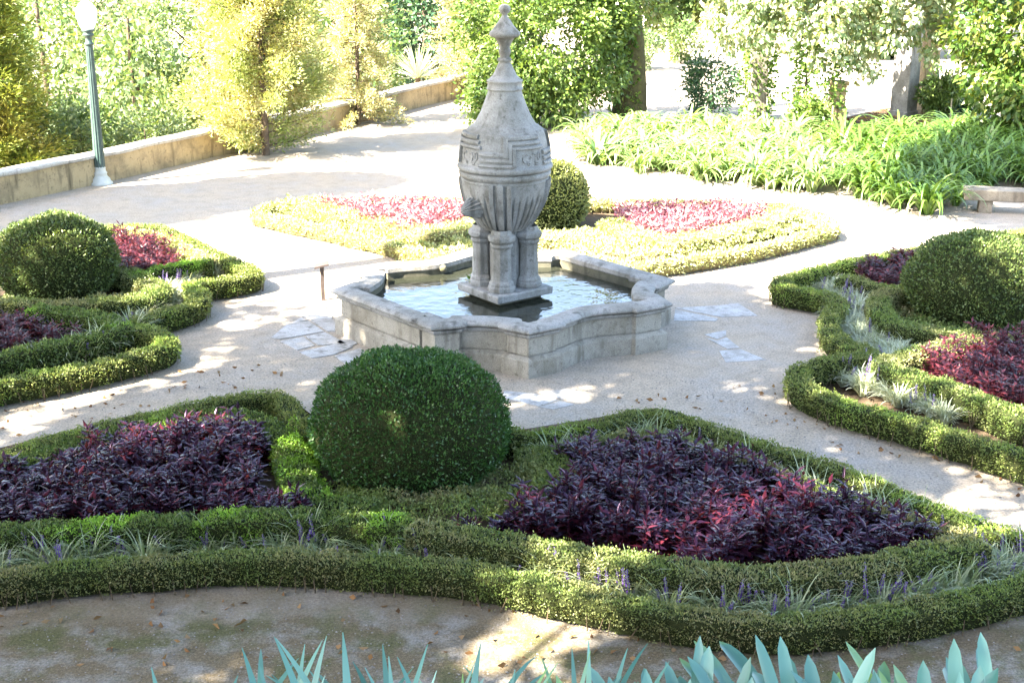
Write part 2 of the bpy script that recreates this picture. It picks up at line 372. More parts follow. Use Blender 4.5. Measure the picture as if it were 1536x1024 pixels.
def smooth_loop(P, step, it):
    P, _ = resample(P, step, True)
    for _ in range(it): P = .25*np.roll(P, 1, 0)+.5*P+.25*np.roll(P, -1, 0)
    return P
def loft(m, rings, mi=0):
    k = len(rings[0]); V = np.concatenate(rings); Fq = []
    for j in range(len(rings)-1):
        a = j*k+np.arange(k); b = j*k+(np.arange(k)+1) % k; Fq.append(np.stack([a, b, b+k, a+k], 1))
    m.add(V, np.concatenate(Fq), mi); return m
def build_fountain():
    root = empty('fountain', (*FC, 0), FROT, 'large grey granite fountain with a lidded urn on clustered columns in an octagonal basin', 'fountain')
    R = lambda o, z, P=OUT: np.c_[offset(P, o), np.full(len(P), z)]
    m = MB(); loft(m, [R(.075, -.03), R(.08, .1), R(.078, .225), R(.068, .238), R(.03, .262), R(.022, .27), R(-.014, .272), R(-.014, .288), R(0, .292), R(-.003, .4), R(-.003, .545)])
    m.build('basin_wall', M['granite'], root, smooth=False)
    # coping: outer moulding follows the wall, inner lip is softened
    inner = lambda o, z: np.c_[offset(OUT, o), np.full(len(OUT), z)]
    m = MB(); loft(m, [R(-.02, .515), R(.03, .525), R(.045, .55), R(.04, .575), R(.012, .582), R(.012, .592), R(.085, .60), R(.115, .618), R(.12, .64), R(.105, .665), R(.065, .682), R(-.02, .69), inner(-.16, .685), inner(-.20, .66), inner(-.205, .60), inner(-.19, .58)])
    o = m.build('coping', M['granite_rim'], root, smooth=True)
    e = o.modifiers.new('edges', 'EDGE_SPLIT'); e.split_angle = math.radians(38)
    m = MB(); loft(m, [inner(-.19, .585), inner(-.195, .3), inner(-.2, .05)])
    m.build('basin_lining', M['wetstone'], root, smooth=False)
    P = offset(OCT, -.3); m = MB(); m.add(np.c_[P, np.full(8, .08)], [list(range(8))])
    m.build('basin_floor', M['wetstone'], root)
    # central pier
    m = MB()
    def sq(h, z, ch=.0): return np.array([(-h, -h, z), (h, -h, z), (h, h, z), (-h, h, z)])
    rz = math.radians(45.3)
    def rotz(v, a): c, s = math.cos(a), math.sin(a); return np.stack([v[:, 0]*c-v[:, 1]*s, v[:, 0]*s+v[:, 1]*c, v[:, 2]], 1)
    loft(m, [rotz(sq(.37, .08), rz), rotz(sq(.37, .535), rz), ]); m.build('plinth_foot', M['wetstone'], root, smooth=False)
    m = MB(); loft(m, [rotz(sq(.37, .53), rz), rotz(sq(.49, .56), rz), rotz(sq(.495, .655), rz), rotz(sq(.47, .668), rz), rotz(sq(.02, .67), rz)]); m.build('plinth', M['granite_grey'], root, smooth=False, bevel=.012)
    # four clustered octagonal columns and a core
    m = MB(); m.lathe([(.24, .66), (.24, 1.52)], 8); m.build('column_core', M['granite_grey'], root, smooth=False)
    prof = [(.205, .668), (.215, .69), (.215, .73), (.195, .755), (.20, .775), (.185, .80), (.165, .82), (.157, .84), (.15, 1.28), (.16, 1.30), (.178, 1.315), (.178, 1.34), (.165, 1.355), (.185, 1.375), (.212, 1.40), (.215, 1.45), (.195, 1.475), (.16, 1.49), (.14, 1.55)]
    for k in range(4):
        a = rz + PI/4 + k*PI/2; c = (.335*math.cos(a), .335*math.sin(a)); m = MB(); m.lathe([(r_*.93, z_) for r_, z_ in prof], 8, c, rfun=lambda r, z, th: np.full(len(th), r))
        m.v[-1][:] = m.v[-1]
        o = m.build('column', M['granite_grey'], root, smooth=False, bevel=.008)
    # between them, flat mouldings
    # urn bowl with gadroons
    def bowl_r(r, z, th):
        f = np.clip((2.06-z)/.12, 0, 1)*np.clip((z-1.5)/.06, 0, 1)
        return r*(1 + f*(.012-.085*np.exp(-7*np.sin(th*18)**2)))
    m = MB(); zb = np.linspace(1.5, 2.24, 26)
    def brad(z): t = (z-1.5)/.74; return .30+.31*math.sin(min(1, t*1.02)*PI/2)**.85
    m.lathe([(brad(z), z) for z in zb], 288, rfun=bowl_r); m.build('urn_bowl', M['granite_grey'], root)
    # vertical ribs on the bowl
    for k in range(4):
        a = rz+PI/4+k*PI/2+math.radians(2)
        for j, (da, w, h) in enumerate(((-.125, .035, .05), (0, .05, .065), (.125, .035, .05))):
            V = []; zz = np.linspace(1.5, 2.23, 16)
            m = MB() if j == 0 else m
            for z in zz:
                r = brad(z); t = np.array([-math.sin(a), math.cos(a)]); n = np.array([math.cos(a), math.sin(a)])
                sc_ = .55+.45*(r/.61)
                b0 = n*(r-.04)+t*da*sc_
                for (u, v) in ((-w, 0), (-w*.85, h+.015), (w*.85, h+.015), (w, 0)):
                    q = b0+t*u*sc_+n*v; V.append((q[0], q[1], z))
            Fq = [(i*4+c, i*4+c+1, i*4+c+5, i*4+c+4) for i in range(15) for c in range(3)]
            m.add(V, Fq)
        m.build('rib', M['granite_grey'], root, smooth=False)
    # rim band and lid
    m = MB(); m.lathe([(.60, 2.19), (.617, 2.205), (.617, 2.235), (.598, 2.245), (.625, 2.262), (.645, 2.285), (.65, 2.315), (.645, 2.342), (.60, 2.355), (.58, 2.36)], 72); m.build('urn_rim', M['granite_grey'], root)
    m = MB(); m.lathe([(.58, 2.355), (.655, 2.368), (.672, 2.388), (.674, 2.42), (.655, 2.445), (.625, 2.453), (.617, 2.50), (.607, 2.62), (.588, 2.74), (.563, 2.84), (.548, 2.885), (.535, 2.905), (.52, 2.925), (.488, 2.938), (.482, 2.955), (.44, 2.975), (.425, 2.995), (.387, 3.055), (.345, 3.135), (.305, 3.23), (.268, 3.33), (.243, 3.40), (.23, 3.45)], 72)
    m.build('lid', M['granite_grey'], root)
    def lrad(z): return float(np.interp(z, [2.40, 2.50, 2.62, 2.74, 2.84, 2.885, 2.925, 2.94, 2.975, 3.055], [.65, .617, .607, .588, .563, .548, .52, .488, .44, .387]))
    # stepped mouldings that climb round the lid, four repeats
    m = MB(); P_ = .038
    for k in range(4):
        base = rz+PI/4+k*PI/2 + math.radians(20)
        for (zl, zh, th) in ((2.495, 2.725, .022), (2.565, 2.795, .026), (2.645, 2.865, .029)):
            sh = (zl-2.495)*1.25
            runs = [[(a, zl) for a in np.linspace(base-PI/4+.0, base-sh, 12)], [(a, zh) for a in np.linspace(base-sh, base+PI/4-sh*.6, 12)]]
            W = th
            for path in runs:
                V = []
                for (a, z) in path:
                    n = np.array([math.cos(a), math.sin(a), 0])
                    for (u, dz) in ((-.02, -W), (P_*.7, -W), (P_, -W*.5), (P_, W*.6), (P_*.6, W), (-.02, W)): V.append(np.array([0, 0, z+dz])+n*(lrad(z+dz)+u))
                q = 6; m.add(V, [(i*q+c, (i+1)*q+c, (i+1)*q+(c+1) % q, i*q+(c+1) % q) for i in range(len(path)-1) for c in range(q)])
                for e in (0, len(path)-1): m.add(np.array(V)[e*6:e*6+6], [(0, 1, 2, 3), (0, 3, 4, 5)])
            for a0, zs in ((base-sh, np.linspace(zl-W, zh+W, 6)),):
                V = []
                for z in zs:
                    r = lrad(z); da = W*1.0/r
                    for (a, u) in ((a0-da, -.02), (a0-da, P_+.003), (a0+da, P_+.003), (a0+da, -.02)): V.append((math.cos(a)*(r+u), math.sin(a)*(r+u), z))
                m.add(V, [(i*4+c, (i+1)*4+c, (i+1)*4+(c+1) % 4, i*4+(c+1) % 4) for i in range(5) for c in range(4)])
                for e in (0, 5): m.add(np.array(V)[e*4:e*4+4], [(0, 1, 2, 3)])
    m.build('stepped_moulding', M['granite_grey'], root, smooth=False)
    # worn raised carving on the panels under the high steps
    m = MB()
    for k in range(4):
        base = rz+PI/4+k*PI/2+math.radians(20)
        for (a0, z0, ra, rzz, t0, t1) in ((.28, 2.585, .075, .06, .6, 5.6), (.50, 2.585, .06, .06, -1.2, 2.2), (.66, 2.60, .045, .05, 0, 6.28), (.36, 2.51, .03, .018, 0, 6.28), (.58, 2.505, .05, .015, 0, 6.28)):
            pts = []
            for t in np.linspace(t0, t1, 12):
                a = base+a0+ra*math.cos(t); z = z0+rzz*math.sin(t); r = lrad(z)+.002; pts.append((r*math.cos(a), r*math.sin(a), z))
            m.tube(pts, .011, 6)
    tag(m.build('worn_carving', M['granite_grey'], root), kind='stuff')
    # finial
    m = MB(); m.lathe([(.235, 3.45), (.252, 3.455), (.255, 3.475), (.24, 3.485), (.238, 3.555), (.25, 3.565), (.25, 3.58), (.225, 3.592), (.165, 3.65), (.12, 3.74), (.088, 3.81), (.075, 3.825), (.095, 3.84), (.10, 3.86), (.085, 3.88), (.06, 3.895), (.075, 3.93), (.085, 3.965), (.082, 3.99), (.068, 4.01), (.085, 4.06), (.115, 4.12), (.135, 4.15), (.20, 4.17), (.215, 4.195), (.21, 4.225), (.16, 4.27), (.115, 4.33), (.075, 4.39), (.045, 4.43), (.035, 4.46), (.06, 4.48), (.082, 4.52), (.078, 4.56), (.045, 4.59), (.001, 4.60)], 28)
    m.build('finial', M['granite_grey'], root)
    # scallop shell spouts: ribs running from the bowl out to the lip
    for a in (math.radians(227), math.radians(47)):
        m = MB(); V = []; nr, na = 10, 73
        n = np.array([math.cos(a), math.sin(a), 0]); t = np.array([-math.sin(a), math.cos(a), 0]); up = np.array([0, 0, 1.])
        for i in range(nr+1):
            q = i/nr
            for j in range(na):
                ang = 2*PI*j/(na-1); rib = abs(math.sin(ang*7)); rr = .185*q**.8*(1-.30*rib)+.004
                V.append(n*(.50+.27*(1-q**1.5)+.0*q) + t*rr*math.cos(ang) + up*(1.885+rr*math.sin(ang)*1.05-.05*(1-q)))
        m.add(V, [(i*na+j, i*na+j+1, (i+1)*na+j+1, (i+1)*na+j) for i in range(nr) for j in range(na-1)])
        m.build('shell_spout', M['granite_grey'], root, smooth=False)
    # little outlet knob on the inside of the back rim
    p = np.array(at(665, 402, .60)) - FC; c, s = math.cos(-FROT), math.sin(-FROT); q = (p[0]*c-p[1]*s, p[0]*s+p[1]*c)
    m = MB(); m.lathe([(.001, .54), (.04, .55), (.058, .585), (.055, .62), (.03, .645), (.001, .65)], 14, q); m.build('outlet_knob', M['wetstone'], root)
build_fountain()
def plinth_fern():
    x, y = at(726, 424, .67); m = MB(); n = 420; a = rnd(n, 0, 6.28); r = .16*rnd(n)**.7; B = np.stack([np.cos(a)*r*1.4, np.sin(a)*r*.8, rnd(n, .0, .10)], 1); m.quads(leaves(B, np.stack([np.cos(a), np.sin(a), rnd(n, .2, 1.2)], 1), rnd(n, .04, .09), rnd(n, .015, .03)), 0)
    tag(m.build('small_fern', M['ivy'], loc=(x, y, .67)), 'small dark green fern growing on the fountain plinth between the columns', 'fern')
plinth_fern()
# water in the basin
def build_water():
    m, nt, out = newmat('water'); b = nt.nodes.new('ShaderNodeBsdfPrincipled'); b.inputs['Base Color'].default_value = (.018, .02, .014, 1); b.inputs['Roughness'].default_value = .04; b.inputs['IOR'].default_value = 1.4; b.inputs['Specular IOR Level'].default_value = .7
    n = nt.nodes.new('ShaderNodeTexNoise'); n.inputs['Scale'].default_value = 5.5; n.inputs['Detail'].default_value = 3
    g = nt.nodes.new('ShaderNodeNewGeometry'); nt.links.new(g.outputs['Position'], n.inputs['Vector'])
    bp = nt.nodes.new('ShaderNodeBump'); bp.inputs['Strength'].default_value = .32; bp.inputs['Distance'].default_value = .03
    nt.links.new(n.outputs['Fac'], bp.inputs['Height']); nt.links.new(bp.outputs[0], b.inputs['Normal']); nt.links.new(b.outputs[0], out.inputs[0])
    P = offset(OCT, -.3); c, s = math.cos(FROT), math.sin(FROT); P = np.stack([P[:, 0]*c-P[:, 1]*s, P[:, 0]*s+P[:, 1]*c], 1)+FC
    k = MB(); nn = len(P); k.add(np.c_[P, np.full(nn, .50)], [list(range(nn))])
    tag(k.build('water', m), kind='structure')
build_water()

# ------------------------------------------------------------------ paving round the fountain
def build_paving():
    m = MB()
    quads = [[(406,508),(430,487),(463,482),(487,498),(418,510)], [(418,512),(486,499),(462,524),(446,527)][:0] or [(419,513),(455,506),(473,519),(446,526)], [(458,505),(488,499),(520,516),(476,519)],
             [(448,529),(505,516),(530,521),(500,533),(467,538)], [(436,486),(452,477),(462,481),(440,486)], [(466,481),(497,479),(519,497),(492,498)], [(453,476),(476,472),(500,474),(498,479),(466,480)],
             [(505,515),(522,500),(536,516),(526,520)], [(502,535),(540,523),(552,532),(520,548)],
             [(1010,462),(1080,458),(1108,455),(1138,474),(1082,476)], [(1012,464),(1078,478),(1074,482),(1010,481)], [(1056,502),(1090,495),(1089,504),(1075,509)], [(1056,506),(1075,511),(1090,506),(1110,522),(1092,524)], [(1078,526),(1112,524),(1150,540),(1088,544)],
             [(755,586),(800,590),(838,600),(808,610),(752,596)], [(842,599),(806,589),(850,583),(880,590)], [(808,611),(840,601),(862,607),(830,614)]]
    for i, q in enumerate(quads):
        p = ats(q); c = p.mean(0); p = c+(p-c)*.985; n = len(p); h = .014 if i < 9 else .006
        b = np.c_[p, np.full(n, -.02)]; t = np.c_[c+(p-c)*.99, np.full(n, h)]; ce = np.array([[c[0], c[1], h]])
        m.add(np.vstack([b, t, ce]), [(j, (j+1) % n, n+(j+1) % n, n+j) for j in range(n)]); m.add(np.vstack([t, ce]), [(j, (j+1) % n, n) for j in range(n)])
    tag(m.build('paving', M['slab'], smooth=False), kind='structure')
build_paving()

# ------------------------------------------------------------------ hedges and topiary
def hedge(path, label, w=.36, h=.30, closed=False, mat='box_olive', ls=.03, sm=2, dens=1.0, group='clipped box hedges edging the beds', stems=True, z=0.30, plan=False, name='box_hedge'):
    p = np.asarray(path, float) if plan else ats(path, z)
    p = chaikin(p, closed, sm) if sm > 1 else p; p, L = resample(p, .09, closed); k = len(p)
    if sm <= 1:
        for _ in range(3):
            q = .25*np.roll(p, 1, 0)+.5*p+.25*np.roll(p, -1, 0)
            if not closed: q[0], q[-1] = p[0], p[-1]
            p = q
    if closed: T = unit(np.roll(p, -1, 0)-np.roll(p, 1, 0))
    else: T = unit(np.gradient(p, axis=0))
    N = np.stack([-T[:, 1], T[:, 0]], 1)
    P3 = np.c_[p, np.zeros(k)]; c0 = p.mean(0)
    p = p + N*(noise(P3, 1.1)*.02)[:, None]
    ww = w*.5*(1+.10*noise(P3+5, 2.0)); hh = h*(1+.05*noise(P3+9, 1.6))
    prof = np.array([(-.82, .10), (-.95, .35), (-.99, .7), (-.96, .93), (-.84, 1.0), (0, 1.0), (.84, 1.0), (.96, .93), (.99, .7), (.95, .35), (.82, .10)])
    w = w*.80; ww = ww*.80; dip = np.abs(np.sin(np.arange(k)*.09*PI/.38+noise(P3, .8)))**.35; hh = hh*(.90+.10*dip); ww = ww*(.88+.12*dip)
    kk = len(prof); V = np.zeros((k, kk, 3))
    for j, (u, v) in enumerate(prof):
        V[:, j, :2] = p + N*(ww*u*(.93 if v > .5 else .78))[:, None]; V[:, j, 2] = hh*v*.94
    V += noise(V, 9)[..., None]*.010
    idx = np.arange(k*kk).reshape(k, kk); nxt = np.roll(idx, -1, 0) if closed else idx[1:]; cur = idx if closed else idx[:-1]
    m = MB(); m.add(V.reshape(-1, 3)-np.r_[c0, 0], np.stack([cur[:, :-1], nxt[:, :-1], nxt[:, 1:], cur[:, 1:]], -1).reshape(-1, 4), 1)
    if not closed:
        for e in (0, k-1):
            q = V[e]-np.r_[c0, 0]; cen = q.mean(0); m.add(np.vstack([q, cen]), [(j, (j+1) % kk, kk) for j in range(kk)], 1)
    # leaves over the clipped surface
    per = w+2*h*.9; n = int(dens*1.5*L*per/(ls*ls*.5))
    seg = np.linalg.norm(np.diff(prof*np.array([w/2, h]), axis=0), axis=1); wt = seg.copy(); wt[[0, -1]] *= .5; cum = np.r_[0, np.cumsum(wt)/wt.sum()]
    r = rnd(n); j = np.clip(np.searchsorted(cum, r)-1, 0, kk-2); t = rnd(n); i = rng.integers(0, k if closed else k-1, n); s = rnd(n); i2 = (i+1) % k
    u = prof[j, 0]*(1-t)+prof[j+1, 0]*t; v = prof[j, 1]*(1-t)+prof[j+1, 1]*t
    b = p[i]*(1-s)[:, None]+p[i2]*s[:, None]; Nn = unit(N[i]*(1-s)[:, None]+N[i2]*s[:, None]); wi = ww[i]*(1-s)+ww[i2]*s; hi = hh[i]*(1-s)+hh[i2]*s
    B = np.c_[b+Nn*(wi*u)[:, None], hi*v]
    du = prof[j+1]-prof[j]; nn = unit(np.stack([-du[:, 1]*h, du[:, 0]*w/2], 1))
    nrm = np.c_[Nn*nn[:, :1], nn[:, 1]]
    lump = noise(B, 6)*.016+noise(B, 15)*.012
    B = B + nrm*(lump + rng.normal(0, .006, n) - .006)[:, None]
    low = np.where(v < .45, .35+v, 1.0); kp = rnd(n) < low
    B = B[kp]; nrm = nrm[kp]; n = len(B)
    tall = rnd(n) < .09
    B[tall] += nrm[tall]*rnd(tall.sum(), 0, .045)[:, None]
    A = nrm*.75+rng.normal(size=(n, 3))*.6+np.array([0, 0, .25])
    m.quads(leaves(B-np.r_[c0, 0], A, ls*rnd(n, .7, 1.25), ls*.55*rnd(n, .8, 1.2)), 0)
    if not closed:
        for e, sgn in ((0, -1), (k-1, 1)):
            ne = int(dens*1.5*w*h/(ls*ls*.5)); uu = rnd(ne, -.9, .9); vv = rnd(ne, .1, 1); B = np.c_[p[e]+N[e]*(ww[e]*uu)[:, None], hh[e]*vv]
            A = np.r_[T[e]*sgn, .2]+rng.normal(size=(ne, 3))*.5; m.quads(leaves(B-np.r_[c0, 0], A, ls*rnd(ne, .7, 1.25), ls*.55), 0)
    root = empty(name, (*c0, 0), 0, label, 'hedge', group)
    m.build('foliage', [M[mat], M['core_sun' if mat == 'box_sun' else 'core']], root)
    if stems:
        sm_ = MB(); ns = int(L/.075); i = rng.integers(0, k, ns); sd = rng.choice([-1, 1], ns)
        for a, q in zip(i, sd):
            x, y = p[a]+N[a]*ww[a]*q*rng.uniform(.75, 1.0)-c0; lx, ly = N[a]*q*rng.uniform(-.01, .04)+T[a]*rng.normal(0, .04)
            sm_.tube([(x, y, -.01), (x+lx*.5, y+ly*.5, h*.25), (x+lx, y+ly, h*.55)], [.006, .0045, .003], 4)
        tag(sm_.build('stems', M['twig'], root), kind='stuff')
    return root
def ball(c, r, top, label, mat='ball', ls=.035, group='clipped topiary domes at the middle of the beds', cut=.12):
    root = empty('topiary_dome', (*c, 0), 0, label, 'topiary', group)
    zc = top*.45; rz_ = top-zc
    def surf(D):       # D unit directions -> point on the dome, a rounded bun with a flat foot
        e = 2.06; den = (np.abs(D[:, 0])**2+np.abs(D[:, 1])**2)**(e/2)/r**e + np.abs(D[:, 2])**e/rz_**e
        s = den**(-1/e); q = D*s[:, None]; q[:, 2] += zc
        return q*(1+.030*noise(q+np.r_[c, 0], 1.7)+.01*noise(q+np.r_[c, 0], 5))[:, None]
    m = MB(); nu, nv = 48, 24; V = []
    for a in np.linspace(-PI/2, PI/2, nv):
        th = np.arange(nu)*2*PI/nu; V.append(surf(np.stack([np.cos(th)*math.cos(a), np.sin(th)*math.cos(a), np.full(nu, math.sin(a))], 1))*.965)
    V = np.concatenate(V); V[:, 2] = np.maximum(V[:, 2], .02); Fq = []
    for i in range(nv-1):
        a = i*nu+np.arange(nu); b = i*nu+(np.arange(nu)+1) % nu; Fq.append(np.stack([a, b, b+nu, a+nu], 1))
    m.add(V, np.concatenate(Fq), 1)
    area = 4*PI*r*rz_*1.1; n = int(1.7*area/(ls*ls*.55)); D = unit(rng.normal(size=(n, 3))); B = surf(D); ok = B[:, 2] > .03; B = B[ok]; D = D[ok]; n = len(B)
    nrm = unit(np.stack([D[:, 0]/r, D[:, 1]/r, D[:, 2]/rz_], 1)); gap = noise(B*1.0+3, 11)
    B = B+nrm*(rng.normal(0, .013, n)+gap*.016+noise(B+7, 23)*.008-.012)[:, None]; st = rnd(n) < .012; B[st] += nrm[st]*rnd(st.sum(), .01, .045)[:, None]
    A = nrm*.7+rng.normal(size=(n, 3))*.55+np.array([0, 0, .45])
    m.quads(leaves(B, A, ls*rnd(n, .55, 1.45), ls*.55*rnd(n, .7, 1.3)), 0)
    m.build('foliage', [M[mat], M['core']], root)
    s = MB()
    for a in np.linspace(0, 2*PI, 9)[:-1]: s.tube([(.1*math.cos(a), .1*math.sin(a), -.02), (.2*math.cos(a), .2*math.sin(a), .4)], [.03, .02], 6)
    s.build('trunk', M['bark'], root)
    return root

BALLF = (-1.08, 13.65)
ball(BALLF, 1.07, 1.36, 'dense dark green clipped dome in front of the fountain, the largest in the picture', 'ball', .034)
ball((-7.1, 20.65), .92, 1.30, 'clipped green dome beside the maroon plants to the left of the fountain', 'ball2', .045)
ball((6.78, 19.35), .98, 1.34, 'clipped green dome behind silvery grass to the right of the fountain', 'ball2', .045)
ball((.62, 25.5), .84, 1.33, 'pale sunlit clipped dome half hidden behind the fountain urn', 'ball3', .055)

# front bed
HG = 'clipped box hedges edging the beds'
hedge([(-160,872),(0,862),(100,850),(200,842),(300,835),(400,832),(500,835),(600,842),(700,852),(770,862),(850,880),(930,898),(1000,912),(1100,925),(1200,927),(1300,918),(1400,902),(1480,887),(1540,872),(1620,845),(1600,826)],
      'long low outer hedge curving across the whole front of the garden', .34, .30, False, 'box_olive', .023)
hedge([(1600,824),(1536,808),(1450,780),(1350,739),(1250,702),(1150,668),(1050,637),(985,614),(900,632),(830,647),(775,650),(700,630),(610,622),(520,632),(470,652),(447,625),(420,592),(380,592),(300,606),(200,628),(100,652),(0,682),(-160,735)],
      'outer hedge of the front bed running along both paths and behind the big dark dome', .34, .32, False, 'box_mid', .025, 1)
hedge([(-160,800),(0,792),(100,785),(200,778),(300,773),(400,770),(500,772),(590,782),(612,785)],
      'bright green inner hedge along the front of the left purple bed', .44, .38, False, 'box_front', .025, z=.38)
hedge([(618,786),(680,797),(770,810),(850,824),(930,836),(1000,847),(1100,857),(1200,856),(1300,846),(1400,828),(1470,808)],
      'olive inner hedge along the front of the right purple bed', .44, .38, False, 'box_olive', .025, z=.38)
hedge([(1462,800),(1400,790),(1330,766),(1230,730),(1130,692),(1050,664),(975,645),(900,655),(850,668)], 'inner grey green hedge between the right purple bed and its outer hedge', .26, .31, False, 'box_olive', .028)
hedge([(800,668),(826,690),(835,715),(815,738),(770,752)], 'broad olive hedge between the big dark dome and the right purple bed', .55, .28, False, 'box_olive', .03)
hedge([(-160,752),(0,700),(100,670),(200,643),(290,622),(360,617),(410,640),(432,670),(440,700),(452,735),(500,752),(560,756)], 'bright green inner hedge wrapping the left purple bed beside the big dark dome', .42, .31, False, 'box_front', .03)
# right bed
hedge([(1700,725),(1600,702),(1536,684),(1500,672),(1420,648),(1340,624),(1260,602),(1200,578),(1192,556),(1245,543),(1292,535),(1312,528),(1275,520),(1248,502),(1243,478),(1262,456),(1240,443),(1200,436),(1166,430),(1180,420),(1230,405),(1300,390),(1380,376),(1460,360),(1560,345)],
      'zigzag outer hedge of the right bed facing the fountain with silvery grass behind it', .36, .34, False, 'box_mid', .030, 1)
hedge([(1262,425),(1280,420),(1310,434),(1350,438),(1372,436)], 'short inner hedge under the small maroon clump in front of the right dome', .34, .36, False, 'box_olive', .030, 1)
hedge([(1375,440),(1325,444),(1315,462),(1328,485),(1360,498),(1410,506),(1470,510)], 'hedge hugging the foot of the right dome', .42, .40, False, 'box_olive', .030)
hedge([(1470,513),(1420,520),(1385,530),(1335,545),(1322,553),(1360,564),(1416,582),(1470,604),(1536,632),(1640,670)], 'inner hedge enclosing the larger maroon plants on the right', .40, .38, False, 'box_olive', .030, 1)
# left bed
hedge([(-140,610),(-60,588),(0,573),(94,556),(187,535),(250,520),(255,509),(219,497),(183,488),(219,477),(262,466),(296,454),(300,440),(279,427),(320,421),(360,416),(386,410),(372,400),(345,390),(310,374),(270,355),(240,342),(200,338),(160,342),(110,350),(60,352)],
      'zigzag outer hedge of the left bed facing the fountain', .36, .32, False, 'box_mid', .031, 1)
hedge([(165,402),(200,415),(232,428),(243,438),(215,448),(150,458),(62,462),(0,455)], 'hedge hugging the foot of the left dome', .52, .36, False, 'box_olive', .031)
hedge([(190,418),(225,409),(265,402),(300,394),(318,394)], 'short inner hedge under the small maroon clump behind the left dome', .34, .36, False, 'box_front', .031, 1)
hedge([(320,392),(285,378),(255,362),(220,350),(180,346)], 'sunlit inner hedge along the far side of the small maroon clump on the left', .30, .34, False, 'box_sun', .045, 1)
hedge([(50,470),(95,474),(140,480),(172,489),(183,499),(160,507),(120,514),(62,527),(0,540),(-120,565)], 'bright green inner hedge enclosing the larger maroon plants on the left', .46, .38, False, 'box_front', .031, 1)
# back bed
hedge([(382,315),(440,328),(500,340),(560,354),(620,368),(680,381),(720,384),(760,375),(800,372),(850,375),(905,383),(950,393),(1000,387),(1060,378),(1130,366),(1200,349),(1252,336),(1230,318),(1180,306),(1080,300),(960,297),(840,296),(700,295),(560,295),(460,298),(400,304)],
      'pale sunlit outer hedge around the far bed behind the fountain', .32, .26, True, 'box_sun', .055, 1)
hedge([(462,303),(520,318),(580,333),(635,347),(680,344),(715,330)], 'sunlit inner hedge along the near side of the left sunlit purple bed', .62, .32, False, 'box_sun', .055, 1)
hedge([(915,330),(950,348),(1010,360),(1080,349),(1150,330),(1185,318)], 'sunlit inner hedge along the near side of the right sunlit purple bed', .60, .32, False, 'box_sun', .055, 1)
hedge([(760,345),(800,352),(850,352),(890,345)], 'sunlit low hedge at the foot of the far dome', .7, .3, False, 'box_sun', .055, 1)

# low leafy growth filling the beds between the hedges
def cover(polys, label, mat, h, ls):
    m = MB(); allc = np.vstack(polys).mean(0)
    for poly in polys:
        lo, hi = poly.min(0), poly.max(0); ar = np.prod(hi-lo); n = int(ar*1.9/(ls*ls*.5)*1.3); q = rng.uniform(lo, hi, (n, 2)); q = q[inpoly(q, poly)]; n = len(q)
        top = h*(1+.35*noise(np.c_[q, np.zeros(n)], 2.2)+.2*noise(np.c_[q, np.ones(n)], 7)); z = top*rnd(n, .35, 1.05)**.6
        m.quads(leaves(np.c_[q-allc, z], rng.normal(size=(n, 3))*.6+np.array([0, 0, .6]), ls*rnd(n, .7, 1.3), ls*.55*rnd(n, .8, 1.2)), 0)
    tag(m.build('ground_cover', M[mat], loc=(*allc, 0)), label, 'ground cover', None, 'stuff')
cover([ats([(440,640),(470,660),(500,760),(430,762),(405,690)], .2)], 'bright green low growth left of the big dark dome', 'box_bright', .26, .032)
cover([ats([(480,730),(780,700),(830,660),(880,650),(850,740),(760,780),(600,790),(440,765)], .15), ats([(760,640),(840,655),(850,700),(780,720)], .2)], 'olive low growth around the foot of the big dark dome', 'box_olive', .2, .032)
cover([ats([(1320,445),(1390,440),(1470,505),(1560,500),(1560,520),(1400,530),(1330,500)], .15)], 'low olive growth around the foot of the right dome', 'box_olive', .2, .045)
cover([ats([(-40,440),(60,462),(160,460),(235,440),(190,405),(180,440),(60,470),(-40,475)], .15)], 'low olive growth around the foot of the left dome', 'box_olive', .2, .045)
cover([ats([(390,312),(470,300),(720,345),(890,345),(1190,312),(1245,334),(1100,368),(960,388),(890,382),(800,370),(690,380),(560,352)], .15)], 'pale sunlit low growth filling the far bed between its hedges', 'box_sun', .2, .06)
# bed soil
sheet('soil', [ats([(-160,740),(0,672),(200,622),(420,588),(470,650),(620,612),(780,645),(985,612),(1250,705),(1600,830),(1540,880),(1300,925),(1000,915),(770,862),(400,832),(0,862),(-160,880)]),
               ], .006, M['soil'])
sheet('soil', [ats([(1166,430),(1262,452),(1243,490),(1310,528),(1192,556),(1260,602),(1500,672),(1700,725),(1700,345),(1560,345),(1300,390)])], .006, M['soil'])
sheet('soil', [ats([(-140,610),(94,556),(255,512),(183,488),(300,445),(279,427),(386,410),(310,374),(200,338),(60,352),(-140,360)])], .006, M['soil'])
sheet('soil', [ats([(382,315),(560,354),(690,382),(800,372),(950,393),(1130,366),(1252,336),(1180,306),(840,296),(460,298)])], .006, M['soil'])

